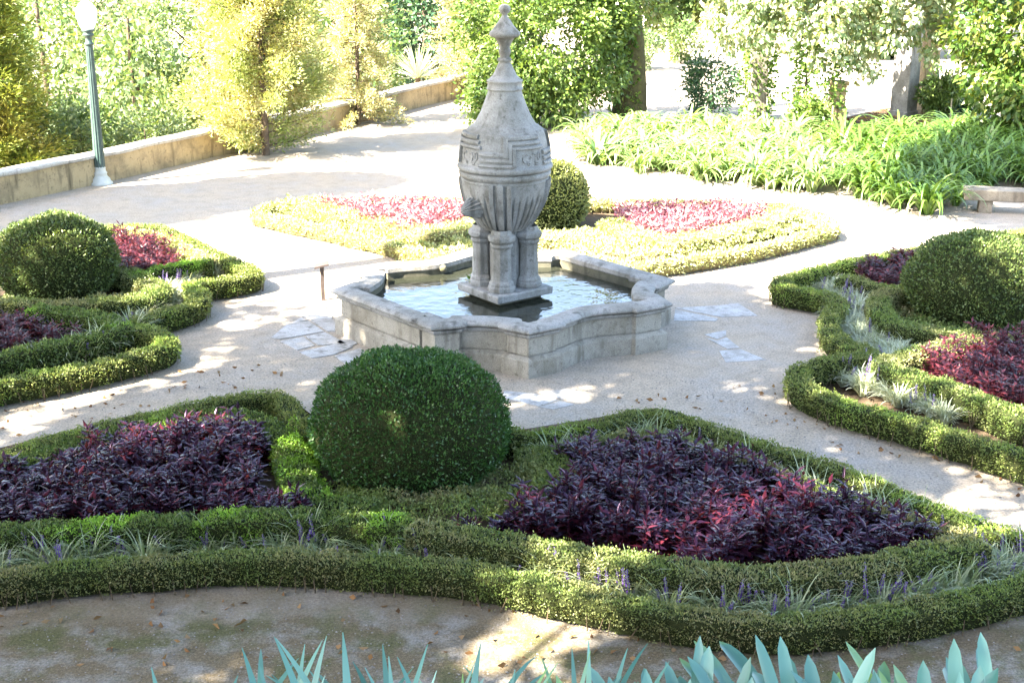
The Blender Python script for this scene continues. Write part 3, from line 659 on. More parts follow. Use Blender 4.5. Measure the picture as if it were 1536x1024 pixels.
# ------------------------------------------------------------------ purple bedding plants
def purple_mesh(seed, mat, h=.42, ll=.13):
    global rng
    keep = rng; rng = np.random.default_rng(seed)
    m = MB(); ns = rng.integers(6, 9)
    for s in range(ns):
        a = rng.uniform(0, 2*PI); tilt = rng.uniform(.0, .42) if s else 0; hs = h*rng.uniform(.7, 1.1)
        tip = np.array([math.cos(a)*hs*tilt, math.sin(a)*hs*tilt, hs]); st = np.array([math.cos(a)*.04, math.sin(a)*.04, 0])
        m.tube([st, (st+tip)/2+np.array([0, 0, .02]), tip], [.006, .005, .003], 4, 0)
        nl = 15; t = np.sort(rnd(nl, .28, 1.0)); P = st+(tip-st)*t[:, None]; az = np.arange(nl)*2.4+rng.uniform(0, 6)
        el = np.radians(rnd(nl, 0, 30)+45*(t-.4)); L = ll*rnd(nl, .75, 1.15)*(1.1-.35*t); W = L*rnd(nl, .28, .38)
        d = np.stack([np.cos(az)*np.cos(el), np.sin(az)*np.cos(el), np.sin(el)], 1); side = np.stack([-np.sin(az), np.cos(az), rng.normal(0, .25, nl)], 1); side = unit(side)
        up = np.cross(d, side)*-1
        d2 = unit(d+np.array([0, 0, -.55])*rnd(nl, .4, 1.3)[:, None])
        m1 = P+d*(L*.42)[:, None]; tip_ = m1+d2*(L*.58)[:, None]
        w = (W*.5)[:, None]; lift = up*(W*.22)[:, None]
        V = np.stack([P, m1+side*w+lift, m1, m1-side*w+lift, tip_], 1); b = np.arange(nl)*5
        m.add(V.reshape(-1, 3), np.concatenate([np.stack([b, b+1, b+2], 1), np.stack([b, b+2, b+3], 1), np.stack([b+1, b+4, b+2], 1), np.stack([b+2, b+4, b+3], 1)]), 0)
    me = m.mesh('purple_plant', [mat]); rng = keep
    return me
PUR = [purple_mesh(100+i, M['purple'], .42, .155) for i in range(6)]
MAR = [purple_mesh(200+i, M['maroon'], .40, .14) for i in range(4)]
def scatter(poly, sp, jit=.35):
    lo, hi = poly.min(0), poly.max(0); pts = []
    ny = 0; y = lo[1]
    while y < hi[1]:
        for x in np.arange(lo[0]+(sp*.5 if ny % 2 else 0), hi[0], sp): pts.append((x+rng.normal(0, sp*jit*.6), y+rng.normal(0, sp*jit*.6)))
        y += sp*.87; ny += 1
    pts = np.array(pts); return pts[inpoly(pts, poly)]
def plants(meshes, poly, sp, label, cat, group, name, smin=.8, smax=1.2, z=0):
    P = scatter(poly, sp)
    for i, (x, y) in enumerate(P):
        o = bpy.data.objects.new(name, meshes[i % len(meshes)]); COL.objects.link(o)
        o.location = (x, y, z); s = rng.uniform(smin, smax); o.scale = (s, s, s*rng.uniform(.85, 1.15)); o.rotation_euler = (rng.normal(0, .06), rng.normal(0, .06), rng.uniform(0, 6.28))
        tag(o, label, cat, group)
    return len(P)
zc = .25
n1 = plants(PUR, ats([(-120,760),(0,715),(100,680),(200,650),(290,628),(350,632),(405,662),(385,700),(405,740),(470,757),(400,765),(330,766),(200,770),(50,788),(-120,798)], zc), .24, 'glossy purple black leafy plant in the front bed left of the big dark dome', 'bedding plant', 'purple plants in the front left bed', 'purple_plant')
n2 = plants(PUR, ats([(838,672),(900,664),(985,652),(1040,672),(1130,705),(1200,735),(1280,760),(1345,782),(1400,806),(1370,818),(1260,836),(1130,845),(1040,838),(950,812),(850,802),(760,797),(670,785),(760,758),(850,742),(868,705)], zc), .24, 'glossy purple black leafy plant in the front bed right of the big dark dome', 'bedding plant', 'purple plants in the front right bed', 'purple_plant')
n3 = plants(MAR, ats([(165,358),(200,356),(240,370),(282,392),(270,400),(185,414),(175,395)], zc), .26, 'maroon leafy plant in the small clump behind the left dome', 'bedding plant', 'maroon plants behind the left dome', 'maroon_plant')
n4 = plants(MAR, ats([(-100,470),(0,475),(35,474),(62,490),(135,508),(60,520),(0,530),(-100,545)], zc), .26, 'maroon leafy plant in the bed left of the left dome foot near the picture edge', 'bedding plant', 'maroon plants in front of the left dome', 'maroon_plant')
n5 = plants(MAR, ats([(1278,402),(1330,393),(1375,388),(1400,395),(1372,428),(1335,424),(1290,418)], zc), .25, 'maroon leafy plant in the small clump left of the right dome', 'bedding plant', 'maroon plants left of the right dome', 'maroon_plant')
n6 = plants(MAR, ats([(1368,546),(1410,528),(1490,510),(1560,515),(1640,600),(1600,630),(1536,604),(1480,592),(1430,577)], zc), .26, 'maroon leafy plant in the bed in front of the right dome', 'bedding plant', 'maroon plants in front of the right dome', 'maroon_plant')
print('purple counts', n1, n2, n3, n4, n5, n6)
def sunlit_purple_bed(poly, label):
    P = scatter(poly, .24); m = MB(); c = P.mean(0)
    for k, (x, y) in enumerate(P):
        n = 70; a = rnd(n, 0, 6.28); r = rnd(n, 0, .15); B = np.stack([x-c[0]+np.cos(a)*r, y-c[1]+np.sin(a)*r, rnd(n, .12, .42)], 1)
        A = np.stack([np.cos(a), np.sin(a), rnd(n, .1, 1.2)], 1)+rng.normal(size=(n, 3))*.25
        m.quads(leaves(B, A, rnd(n, .07, .12), rnd(n, .025, .04)), 0)
    o = m.build('sunlit_purple_bedding', M['pink'], loc=(*c, 0)); tag(o, label, 'bedding plants', None, 'stuff')
sunlit_purple_bed(ats([(478,302),(540,300),(620,301),(700,306),(712,322),(640,343),(600,343),(540,325)], .3), 'mass of purple leaved plants coloured sunlit pink in the left half of the far bed')
sunlit_purple_bed(ats([(922,312),(1000,307),(1080,308),(1155,310),(1160,318),(1100,334),(1010,353),(960,343),(922,326)], .3), 'mass of purple leaved plants coloured sunlit pink in the right half of the far bed')

# ------------------------------------------------------------------ lilyturf between the hedges
def tuft(seed, mat, L=.30, n=34, W=.010):
    global rng
    keep = rng; rng = np.random.default_rng(seed); m = MB(); a = rnd(n, 0, 6.28); P = np.stack([np.cos(a)*.03, np.sin(a)*.03, np.zeros(n)], 1)
    v, f = straps(P, a, L*rnd(n, .7, 1.25), W*rnd(n, .8, 1.3), np.radians(rnd(n, 50, 88)), np.radians(rnd(n, 50, 140)), 6); m.add(v, f)
    me = m.mesh('leaves', [mat]); rng = keep; return me
def spike(seed, h=.30):
    global rng
    keep = rng; rng = np.random.default_rng(seed); m = MB(); lean = rng.normal(0, .05, 2)
    m.tube([(0, 0, 0), (lean[0]*.4, lean[1]*.4, h*.5), (lean[0], lean[1], h)], [.003, .003, .002], 4, 1)
    n = 60; t = rnd(n, .45, 1.0); a = rnd(n, 0, 6.28); r = .016*(1.15-t*.75); B = np.stack([lean[0]*t+np.cos(a)*r*.3, lean[1]*t+np.sin(a)*r*.3, h*t], 1)
    A = np.stack([np.cos(a), np.sin(a), np.full(n, .5)], 1); m.quads(leaves(B, A, r*1.3+.004, r*1.0+.003, .3), 0)
    me = m.mesh('flower_spike', [M['violet'], M['liriope']]); rng = keep; return me
TUF = [tuft(300+i, M['liriope'], .40, 46, .014) for i in range(5)]; SIL = [tuft(320+i, M['silver'], .27, 60, .016) for i in range(4)]; SPK = [spike(340+i, .26+.04*i) for i in range(4)]
def lily(path, n, label, group, meshes, spikes=.5, spread=.06, s0=.85, s1=1.2, z=.05):
    p = ats(path, z); p, L = resample(p, .02, False)
    for i in range(n):
        q = p[min(len(p)-1, int((i+rng.uniform(.1, .9))/n*len(p)))]+rng.normal(0, spread, 2)
        o = empty('lilyturf', (*q, .0), rng.uniform(0, 6.28), label, 'grass tuft', group); o.scale = (rng.uniform(s0, s1),)*3
        c = bpy.data.objects.new('leaves', meshes[i % len(meshes)]); COL.objects.link(c); c.parent = o
        if rng.uniform() < spikes:
            for k in range(rng.integers(1, 4)):
                f = bpy.data.objects.new('flower_spike', SPK[rng.integers(0, 4)]); COL.objects.link(f); f.parent = o; f.location = (rng.normal(0, .05), rng.normal(0, .05), 0); f.rotation_euler = (0, 0, rng.uniform(0, 6))
lily([(-60,868),(100,850),(300,832),(420,828),(600,842),(720,855),(800,872),(860,885)], 50, 'lilyturf with violet spikes between the two front hedges, left of the dome middle', 'lilyturf between the front hedges, left half', TUF, .8)
lily([(860,885),(1000,915),(1150,930),(1300,922),(1420,898),(1500,868),(1560,850)], 50, 'lilyturf with violet spikes between the two front hedges below the right purple bed', 'lilyturf between the front hedges, right half', TUF, .85)
lily([(1490,855),(1530,845),(1560,835)], 22, 'pale silvery lilyturf tuft at the right tip of the front bed', 'silvery lilyturf at the right tip', SIL, .7, .1)
lily([(820,668),(900,648),(985,632),(1060,655),(1200,705),(1340,755),(1460,792)], 22, 'sparse lilyturf tuft between the hedges behind the right purple bed', 'lilyturf behind the right purple bed', TUF, .4, z=.3)
lily([(1225,428),(1260,440),(1285,452),(1278,478),(1290,500),(1310,518),(1340,535),(1318,552),(1298,560),(1275,568),(1300,585)], 100, 'silvery grass tuft filling the gap behind the zigzag hedge of the right bed', 'silvery grass in the right bed', SIL, .1, .17, 1.0, 1.35)
lily([(1298,562),(1330,588),(1370,610),(1420,632)], 26, 'silvery grass tuft along the lower hedge of the right bed', 'silvery grass along the lower right hedge', SIL, .15, .1, 1.0, 1.3)
lily([(365,405),(320,412),(285,418),(262,432),(262,446),(238,466),(205,480)], 50, 'silvery grass tuft behind the zigzag hedge of the left bed', 'silvery grass in the left bed', SIL, .3, .09, .9, 1.2)
lily([(205,498),(190,516),(140,535),(70,552),(20,562)], 18, 'lilyturf tuft with violet spikes in the lower gap of the left bed', 'lilyturf in the lower left bed', TUF, .7, .06, 1., 1.3)

# ------------------------------------------------------------------ agapanthus
def agap(seed, mat, L=.75, n=46, W=.038, spread=.10, lf=(42, 85), dr=(105, 190), te=2.6, k=8, lv=(.65, 1.25)):
    global rng
    keep = rng; rng = np.random.default_rng(seed); m = MB(); a = rnd(n, 0, 6.28); r = rnd(n, 0, spread); P = np.stack([np.cos(a)*r, np.sin(a)*r, np.zeros(n)], 1)
    v, f = straps(P, a+rng.normal(0, .3, n), L*rnd(n, *lv), W*rnd(n, .75, 1.2), np.radians(rnd(n, *lf)), np.radians(rnd(n, *dr)), k, te); m.add(v, f)
    me = m.mesh('strap_leaf_plant', [mat]); rng = keep; return me
AG = [agap(400+i, M['agap'], 1.0, 52, .068, .1, (50, 86), (130, 205)) for i in range(5)]; AGD = [agap(420+i, M['agap_shade'], 1.05, 50, .066, .1, (50, 86), (130, 200)) for i in range(4)]; AGB = [agap(440+i, M['agap_blue'], .55, 48, .031, .11, (60, 89), (15, 125), 11, 22, (.80, 1.03)) for i in range(4)]; AGN = [agap(460+i, M['agap_blue'], .55, 34, .021, .11, (58, 89), (20, 110), 5, 14, (.80, 1.04)) for i in range(3)]
na = plants(AG, ats([(838,228),(880,246),(960,262),(1060,273),(1150,283),(1230,295),(1270,300),(1262,262),(1240,222),(1150,208),(1050,200),(950,198),(860,212)]), .62, 'sunlit strap leaved plant in the long bank behind the far bed', 'strap leaf plant', 'sunlit strap leaf plants in the bank', 'strap_leaf_plant', .85, 1.15)
nb = plants(AGD, ats([(1270,300),(1330,312),(1385,322),(1445,318),(1450,285),(1550,285),(1640,270),(1600,215),(1450,205),(1330,215),(1250,224),(1262,262)]), .62, 'shade darkened green strap leaved plant in the bank beside the stone bench', 'strap leaf plant', 'shade darkened strap leaf plants by the bench', 'strap_leaf_plant', .9, 1.2)
print('agapanthus', na, nb)

# ------------------------------------------------------------------ trees and shrubs
def crown_mesh(cl, n, L, W, mat, droop=0., out=.5, name='crown', extra=None, flat=1.0):
    """cl: list of clumps (x,y,z,r)"""
    m = MB()
    cl = np.asarray(cl, float); k = len(cl); cen = cl[:, :3].mean(0)
    i = np.repeat(np.arange(k), n); N = len(i); D = unit(rng.normal(size=(N, 3))); rr = cl[i, 3]*rnd(N, .25, 1.0)**.6
    B = cl[i, :3]+D*rr[:, None]*np.array([1, 1, flat]); A = D*out+unit(B-cen)*.4+rng.normal(size=(N, 3))*.5+np.array([0, 0, -droop])
    m.quads(leaves(B, A, L*rnd(N, .6, 1.3), W*rnd(N, .7, 1.2)), 0)
    return m
def ell_clumps(c, R, n, r, inner=.55, zmin=None, cone=0):
    D = unit(rng.normal(size=(n, 3))); s = rnd(n, inner, 1.)**.8; P = D*s[:, None]*np.asarray(R)
    if cone:
        t = (P[:, 2]/R[2]+1)/2; P[:, :2] *= np.clip(1.25*(1-t*cone), .08, 2)[:, None]
    P = P+np.asarray(c); rad = r*rnd(n, .7, 1.35)
    return np.c_[P, rad]
def tree(name, base, h, clumps, n, L, W, mat, label, cat='tree', trunk=.15, lean=(0, 0), barkm='bark', droop=.1, group=None, limbs=6, flat=1.0, out=.5):
    root = empty(name, (base[0], base[1], base[2]), 0, label, cat, group)
    off = np.array(base)
    cl = np.asarray(clumps).copy(); cl[:, :3] -= off
    crown_mesh(cl, n, L, W, mat, droop, out, flat=flat).build('crown', M[mat] if isinstance(mat, str) else mat, root) if False else None
    m = crown_mesh(cl, n, L, W, None, droop, out, flat=flat); m.build('crown', M[mat], root)
    t = MB(); zz = np.linspace(0, 1, 8); pts = np.stack([lean[0]*zz**1.5+.05*np.sin(zz*5), lean[1]*zz**1.5+.05*np.cos(zz*4)-.05, zz*h-.1], 1); t.tube(pts, trunk*(1.15-.8*zz), 10)
    for j in rng.choice(len(cl), min(limbs, len(cl)), False):
        e = cl[j, :3]; s = pts[min(7, 2+int(5*np.clip(e[2]/max(h, .1), 0, 1)*.8))]; md = (s+e)/2+np.array([0, 0, .15]); t.tube([s, md, e], [trunk*.4, trunk*.25, trunk*.08], 6)
    t.build('trunk', M[barkm], root)
    return root
# conifers: feathery branches set round a stem
def conifer(name, base, h, Rf, nb, mat, label, L=.11, W=.03, up=.25, zlo=.15, trunk=.1, skip=None, plume=.2, per=34):
    root = empty(name, base, 0, label, 'tree'); Q = []; t = MB()
    for i in range(nb):
        z = zlo+(h-zlo)*((i+rng.uniform())/nb); az = i*2.39996+rng.normal(0, .3); Rr = Rf(z/h)*rng.uniform(.72, 1.15)
        if skip and skip(az, z): continue
        d = np.array([math.cos(az), math.sin(az)]); kk = max(4, int(Rr/.14))
        for j in range(kk):
            u = .18+.85*(j+.5)/kk; Q.append((d[0]*Rr*u+rng.normal(0, .05), d[1]*Rr*u+rng.normal(0, .05), z+up*Rr*(u**2-.25)+rng.normal(0, .04), plume*(.55+.6*u), az, u))
        t.tube([(0, 0, z-.05), (d[0]*Rr*.5, d[1]*Rr*.5, z+.0), (d[0]*Rr*.9, d[1]*Rr*.9, z+up*Rr*.5)], [.02, .013, .005], 4)
    Q = np.array(Q); i = np.repeat(np.arange(len(Q)), per); n = len(i); D = unit(rng.normal(size=(n, 3))); B = Q[i, :3]+D*(Q[i, 3]*rnd(n, .1, 1.)**.7)[:, None]*np.array([1, 1, .75])
    A = D*.7+np.stack([np.cos(Q[i, 4]), np.sin(Q[i, 4]), np.full(n, .35)], 1)*.7+rng.normal(size=(n, 3))*.3
    m = MB(); m.quads(leaves(B, A, L*rnd(n, .6, 1.4), W*rnd(n, .7, 1.3)), 0); m.build('crown', M[mat], root)
    t.tube([(0, 0, -.1), (.03, 0, h*.3), (0, .04, h*.65), (0, 0, h*.97)], [trunk, trunk*.8, trunk*.5, .015], 8); t.build('trunk', M['bark'], root)
    return root
conifer('golden_conifer', (-6.05, 33.4, 0), 7.5, lambda u: 1.85*(1-.45*u)*(1 if u > .12 else .9), 190, 'gold', 'big golden yellow feathery conifer leaning over the garden wall', skip=lambda a, z: z < 1.3 and -1.5 < math.atan2(math.sin(a), math.cos(a)) < .5 and rng.uniform() < .75, plume=.29, per=56)
conifer('golden_conifer', (-4.3, 38.3, 0), 6.4, lambda u: 1.3*(1-u)**.8+.1, 120, 'gold2', 'slim pale golden conifer standing against the wall behind the fountain path', up=-.1, zlo=.1, trunk=.07, plume=.17, per=36)
conifer('golden_conifer', (-1.25, 44.0, 0), 7.0, lambda u: 1.5*(1-u)**.7+.1, 110, 'gold2', 'pale conifer at the far end of the garden wall beside the big leafy tree', up=-.05, zlo=.1, trunk=.07, plume=.2, per=36)
# cypress on the far left beyond the wall
b = (-12.9, 33.5, -3.5)
conifer('cypress', b, 11.5, lambda u: 2.0*(1-u*.75), 230, 'cypress', 'yellow green cypress beyond the wall at the left edge', L=.17, W=.035, up=.1, zlo=2.0, trunk=.18, plume=.3, per=44)
# valley trees behind the wall
VT = [(-11.2, 41, 2.6, 4.6, 'green_pale', 'airy pale green tree behind the lamp post beyond the wall'), (-8.0, 43.5, 2.4, 4.4, 'green_mid', 'mid green tree right of the lamp post beyond the wall'),
      (-15.5, 46, 3.2, 5.2, 'green_mid', 'mid green tree beyond the wall left of the lamp post'), (-11.8, 53, 3.6, 6.2, 'green_pale', 'tall pale tree deep in the valley behind the lamp post'),
      (-6.6, 52, 2.8, 5.6, 'green_mid', 'tree in the valley behind the big golden conifer'), (-17.5, 58, 4.2, 7, 'green_pale', 'tall pale tree at the left of the valley'), (-3.6, 57, 2.4, 5.5, 'green_dark', 'dark blue green evergreen between the two slim conifers'),
      (-8.6, 62, 4, 8, 'green_pale', 'tall tree at the back of the valley behind the conifers')]
for (x, y, r, h, mt, lb) in VT:
    zb = -4.8 if x < -5 else -2
    tree('valley_tree', (x, y, zb), h+3, ell_clumps((x, y, zb+h*.55+1.2), (r, r, h*.75), 130, r*.22, .55), 85, .22, .12, mt, lb, 'tree', .14, group='trees in the valley beyond the wall')
for (px, py, r) in ((70, 225, .8), (215, 205, .9), (110, 215, .7), (250, 190, .8)):
    x, y = at(px, py, .3); y += 2.5; x *= 1.06
    tree('valley_shrub', (x, y, -1.6), 1.8, ell_clumps((x, y, -.2), (r*1.3, r, 1.3), 40, .32, .5), 80, .13, .07, 'green_pale' if px in (70, 215) else 'green_mid', {70: 'pale shrub behind the wall beside the cypress', 215: 'pale shrub behind the wall right of the lamp post', 110: 'green shrub behind the wall just left of the lamp post', 250: 'green shrub behind the wall beside the golden conifer'}[px], 'shrub', .04, group='shrubs behind the wall')
# spiky plant by the end of the wall
def spiky(loc, n, L, mat, label):
    m = MB(); a = rnd(n, 0, 6.28); e = rnd(n, .1, 1.4); P = np.zeros((n, 3)); P[:, 2] = .2
    v, f = straps(P, a, L*rnd(n, .8, 1.1), np.full(n, .05), e, np.radians(rnd(n, 0, 30)), 4); m.add(v, f)
    root = empty('spiky_plant', loc, 0, label, 'plant'); m.build('leaves', M[mat], root); t = MB(); t.tube([(0, 0, -.6), (0, 0, .25)], [.1, .08], 8); t.build('trunk', M['bark'], root)
spiky((-2.95, 43.4, .45), 110, 1.15, 'silver', 'spiky pale rosette plant behind the wall below the dark evergreen')
# the large leafy tree behind the urn with its ivied trunk
b = (3.35, 39.2, 0)
cl = np.vstack([ell_clumps((.9, 38.3, 2.5), (2.35, 1.6, 2.5), 190, .48, .55), ell_clumps((2.6, 38.9, 3.6), (1.4, 1.3, 1.5), 60, .45, .4), ell_clumps((.2, 37.6, 1.1), (1.6, 1.0, 1.0), 50, .4, .4)])
root = tree('leafy_tree', b, 7.5, cl, 125, .15, .085, 'bush', 'large bright green leafy tree with a thick mossy trunk behind the fountain urn', 'tree', .46, lean=(-.5, .2), barkm='ivybark')
m = MB(); n = 1300; a = rnd(n, 1.2, 5.2); z = rnd(n, .1, 5.5); r = .50-.05*z+.05; zz = z/7.5
B = np.stack([-.5*zz**1.5+np.cos(a)*r, .2*zz**1.5-.05+np.sin(a)*r, z], 1); A = np.stack([np.cos(a), np.sin(a), rng.normal(0, .5, n)], 1)+rng.normal(size=(n, 3))*.4
m.quads(leaves(B, A, rnd(n, .08, .15), rnd(n, .07, .11)), 0); m.build('ivy', M['ivy'], root)
# rhododendron-like shrub
x, y = 5.75, 39.8
tree('dark_shrub', (x, y, 0), 1.6, ell_clumps((x, y, .85), (1.0, .8, .9), 60, .24, .4), 36, .17, .06, 'green_dark', 'dark open shrub right of the mossy trunk', 'shrub', .035)
# pergola pillars
def pillar(x, y, w, h, rz, label, mat='granite'):
    root = empty('pergola_pillar', (x, y, 0), rz, label, 'pillar', 'stone pillars of the pergola')
    m = MB(); m.box((0, 0, h/2), (w, w, h)); m.build('shaft', M[mat], root, smooth=False, bevel=.015); m = MB(); m.box((0, 0, h+.06), (w+.12, w+.12, .12)); m.build('cap', M[mat], root, smooth=False, bevel=.02)
    m = MB(); m.box((0, 0, .08), (w+.06, w+.06, .2)); m.build('foot', M[mat], root, smooth=False, bevel=.015)
    return root
def climber(x, y, w, h, n, label, mat='ivy', fmin=0.0, name='ivy'):
    m = MB(); a = rnd(n, 0, 6.28); z = h*rnd(n)**.9; r = w*rnd(n, .55, 1.15)*(1+.25*noise(np.stack([np.cos(a)*2, np.sin(a)*2, z], 1), 1.2)); B = np.stack([np.cos(a)*r, np.sin(a)*r, z], 1)
    A = np.stack([np.cos(a), np.sin(a), np.full(n, -.3)], 1)+rng.normal(size=(n, 3))*.5; m.quads(leaves(B, A, rnd(n, .08, .16), rnd(n, .06, .11)), 0)
    root = empty(name, (x, y, 0), 0, label, 'climber'); m.build('leaves', M[mat], root)
    s = MB()
    for k in range(4):
        a = rng.uniform(0, 6.28); s.tube([(w*.6*math.cos(a), w*.6*math.sin(a), 0), (w*.62*math.cos(a+.3), w*.62*math.sin(a+.3), h*.5), (w*.6*math.cos(a+.5), w*.6*math.sin(a+.5), h*.9)], [.02, .015, .008], 5)
    s.build('stem', M['bark'], root)
pillar(6.95, 39.3, .5, 3.8, .2, 'ivy covered pergola pillar nearest the dark shrub'); climber(7.0, 39.25, .42, 3.4, 1500, 'ivy clothing the pergola pillar nearest the dark shrub')
pillar(8.75, 37.0, .34, 1.25, .2, 'short brown stone post with a leafy bush at its left, under the pergola', 'wall'); climber(8.2, 37.0, .62, 2.4, 1700, 'bushy ivy growing left of the short brown stone post')
pillar(11.35, 39.8, .55, 3.4, .75, 'bare pale pergola pillar lit on its left face', 'granite_rim'); pillar(12.1, 40.3, .45, 3.4, .3, 'added brown pillar standing in for the shaded right face of the bare pale one', 'wall')  # brown pillar added to carry the pale pillar's shaded right face
for (y, z, lb) in ((38.2, 3.85, 'long wooden pergola beam on the nearer side'), (41.0, 3.9, 'long wooden pergola beam on the farther side')):
    m = MB(); m.box((0, 0, 0), (9.5, .16, .2)); tag(m.build('pergola_beam', M['bark'], loc=(10.2, y, z), smooth=False, bevel=.01), lb, 'beam')
def vine(x0, x1, y, zlo, zhi, n, label):
    cl = []
    while len(cl) < n:
        x = rng.uniform(x0, x1); z = zlo+(zhi-zlo)*rng.uniform()**.7; lim = zlo-.25+.9*abs(math.sin(x*1.9+1)+.6*math.sin(x*4.3))*.6
        if z > lim: cl.append((x, y+rng.normal(0, .55), z, rng.uniform(.2, .42)))
    root = empty('hanging_vine', ((x0+x1)/2, y, 0), 0, label, 'vine', 'pale vines over the pergola')
    c = np.array(cl); c[:, 0] -= (x0+x1)/2; c[:, 1] -= y
    crown_mesh(c, 46, .17, .12, None, .55, .4).build('leaves', M['vine'], root)
    s = MB()
    for k in range(10): q = c[rng.integers(0, len(c)), :3]; s.tube([q, q+np.array([rng.normal(0, .3), 0, .6]), (q[0]*.9, 0, 4.0)], [.008, .012, .015], 5)
    s.build('stem', M['bark'], root)
vine(5.2, 7.6, 37.4, 2.0, 5.2, 120, 'pale sunlit vine hanging over the ivied pergola pillar')
vine(7.2, 9.8, 36.7, 1.6, 5.2, 150, 'pale sunlit vine hanging low in the middle of the pergola')
vine(9.4, 12.4, 36.9, 1.9, 5.2, 150, 'pale vine hanging in front of the bare pale pillar')
b = (13.2, 35.6, 0)
tree('lush_tree', b, 6.5, np.vstack([ell_clumps((13.3, 35.3, 3.6), (2.1, 1.6, 3.2), 170, .42, .45), ell_clumps((13.2, 34.8, 1.2), (1.5, 1.1, 1.0), 50, .36, .4)]), 70, .2, .11, 'lush', 'lush dark green tree with drooping leaves darkened by painted shade at the right edge', 'tree', .14, droop=.6)
for (px, py, r, h, mt, lb) in ((1408, 178, .55, 1.3, 'bush', 'leafy green shrub between the bare pillar and the lush tree'), (1440, 170, .5, .9, 'green_dark', 'dark low shrub under the lush tree'), (1210, 205, .4, .9, 'bush', 'small green sapling in front of the short brown stone post'), (1020, 95, 1.2, 1.6, 'green_mid', 'green shrub by the far path beyond the mossy trunk'), (955, 105, 1.0, 1.5, 'green_pale', 'pale shrub beside the far path right of the mossy trunk')):
    x, y = at(px, py); tree('shrub', (x, y, 0), h, ell_clumps((x, y, h*.55), (r, r*.8, h*.5), 40, .24, .4), 60, .14, .07, mt, lb, 'shrub', .03)
# far trees closing the view
FT = [(-34, 78, 8, 12), (-24, 86, 7, 13), (-14, 82, 6, 11), (-5, 90, 6, 12), (3, 84, 5, 10), (9, 96, 6, 11), (16, 78, 5, 10), (23, 88, 7, 12), (31, 76, 6, 11), (41, 90, 8, 13), (8.5, 70, 3, 6), (20, 62, 4, 8), (28, 58, 4, 9), (0, 66, 3.4, 8.5), (15, 56, 2.2, 5)]
for i, (x, y, r, h) in enumerate(FT):
    tree('distant_tree', (x, y, 0 if x > -2 else -4.5), h*.8, ell_clumps((x, y, h*.48-(0 if x > -2 else 3)), (r, r*.8, h*.55), 120, r*.2, .5), 60, .42, .24, ['green_mid', 'green_pale', 'green_mid', 'green_dark'][i % 4], 'far tree closing the view behind the garden', 'tree', .25, group='far trees behind the garden')

# ------------------------------------------------------------------ lamp post, bench, sign post, stakes
def lamp():
    x, y = at(152, 276); root = empty('lamp_post', (x, y, 0), 0, 'green fluted iron lamp post with a white lantern standing by the wall', 'lamp post')
    root.rotation_euler = (0, math.radians(.3), 0)
    m = MB(); m.lathe([(.25, 0), (.25, .04), (.21, .06), (.20, .12), (.15, .17), (.135, .22), (.15, .25), (.125, .28), (.115, .34), (.125, .36), (.11, .39)], 24); m.build('base', M['poleb'], root)
    fl = lambda r, z, th: r*(1+.06*np.cos(th*12))
    m = MB(); m.lathe([(.115, .38), (.112, .7), (.10, 1.4), (.088, 2.2), (.078, 2.85), (.075, 3.0)], 72, rfun=fl); m.build('pole', M['pole'], root)
    m = MB(); m.lathe([(.075, 3.0), (.10, 3.02), (.10, 3.05), (.07, 3.07), (.065, 3.16), (.085, 3.19), (.12, 3.21), (.12, 3.24), (.09, 3.26), (.13, 3.30), (.14, 3.33), (.12, 3.345)], 24); m.build('collar', M['pole'], root)
    m = MB(); m.lathe([(.125, 3.34), (.165, 3.42), (.205, 3.56), (.225, 3.68), (.222, 3.74), (.19, 3.80), (.13, 3.87), (.07, 3.93), (.03, 3.97), (.02, 4.0), (.001, 4.02)], 28); m.build('lantern', M['lantern'], root)
lamp()
def bench():
    a = np.array(at(1455, 318)); d = np.array([.97, -.24]); root = empty('stone_bench', (*a, 0), math.atan2(d[1], d[0]), 'weathered stone bench in front of the shade darkened strap leaves at the right edge', 'bench')
    m = MB(); m.box((1.3, .12, .365), (2.9, .46, .22)); m.build('seat', M['bench'], root, smooth=False, bevel=.02)
    for x in (.28, 2.3):
        m = MB(); m.box((x, .12, .115), (.26, .36, .27)); m.build('leg', M['bench'], root, smooth=False, bevel=.015)
bench()
def signpost():
    x, y = at(485, 450); root = empty('marker_post', (x, y, 0), .1, 'short rusty steel post with a small tilted plate beside the fountain', 'post')
    m = MB(); m.box((0, 0, .27), (.06, .06, .56)); m.build('post', M['rust'], root, smooth=False)
    m = MB(); c, s = math.cos(.22), math.sin(.22)
    m.add([(-.11, -.11, .525), (.11, -.11, .575), (.11, .13, .575), (-.11, .13, .525), (-.11, -.11, .555), (.11, -.11, .605), (.11, .13, .605), (-.11, .13, .555)], [(0, 3, 2, 1), (4, 5, 6, 7), (0, 1, 5, 4), (1, 2, 6, 5), (2, 3, 7, 6), (3, 0, 4, 7)]); m.build('plate', M['rust'], root, smooth=False)
signpost()
for (px, py, h, lb) in ((1246, 208, .85, 'thin pale stake in front of the short brown stone post'), (1424, 186, .7, 'thin pale stake left of the lush tree'), (1313, 200, .4, 'short thin stake in the leaf litter under the pergola'), (891, 200, .6, 'thin dark stake left of the mossy trunk')):
    x, y = at(px, py); m = MB(); m.tube([(0, 0, -.05), (.01, 0, h*.5), (0, .01, h)], [.022, .02, .018], 6); tag(m.build('stake', M['stake'] if px > 900 else M['rust'], loc=(x, y, 0)), lb, 'stake')

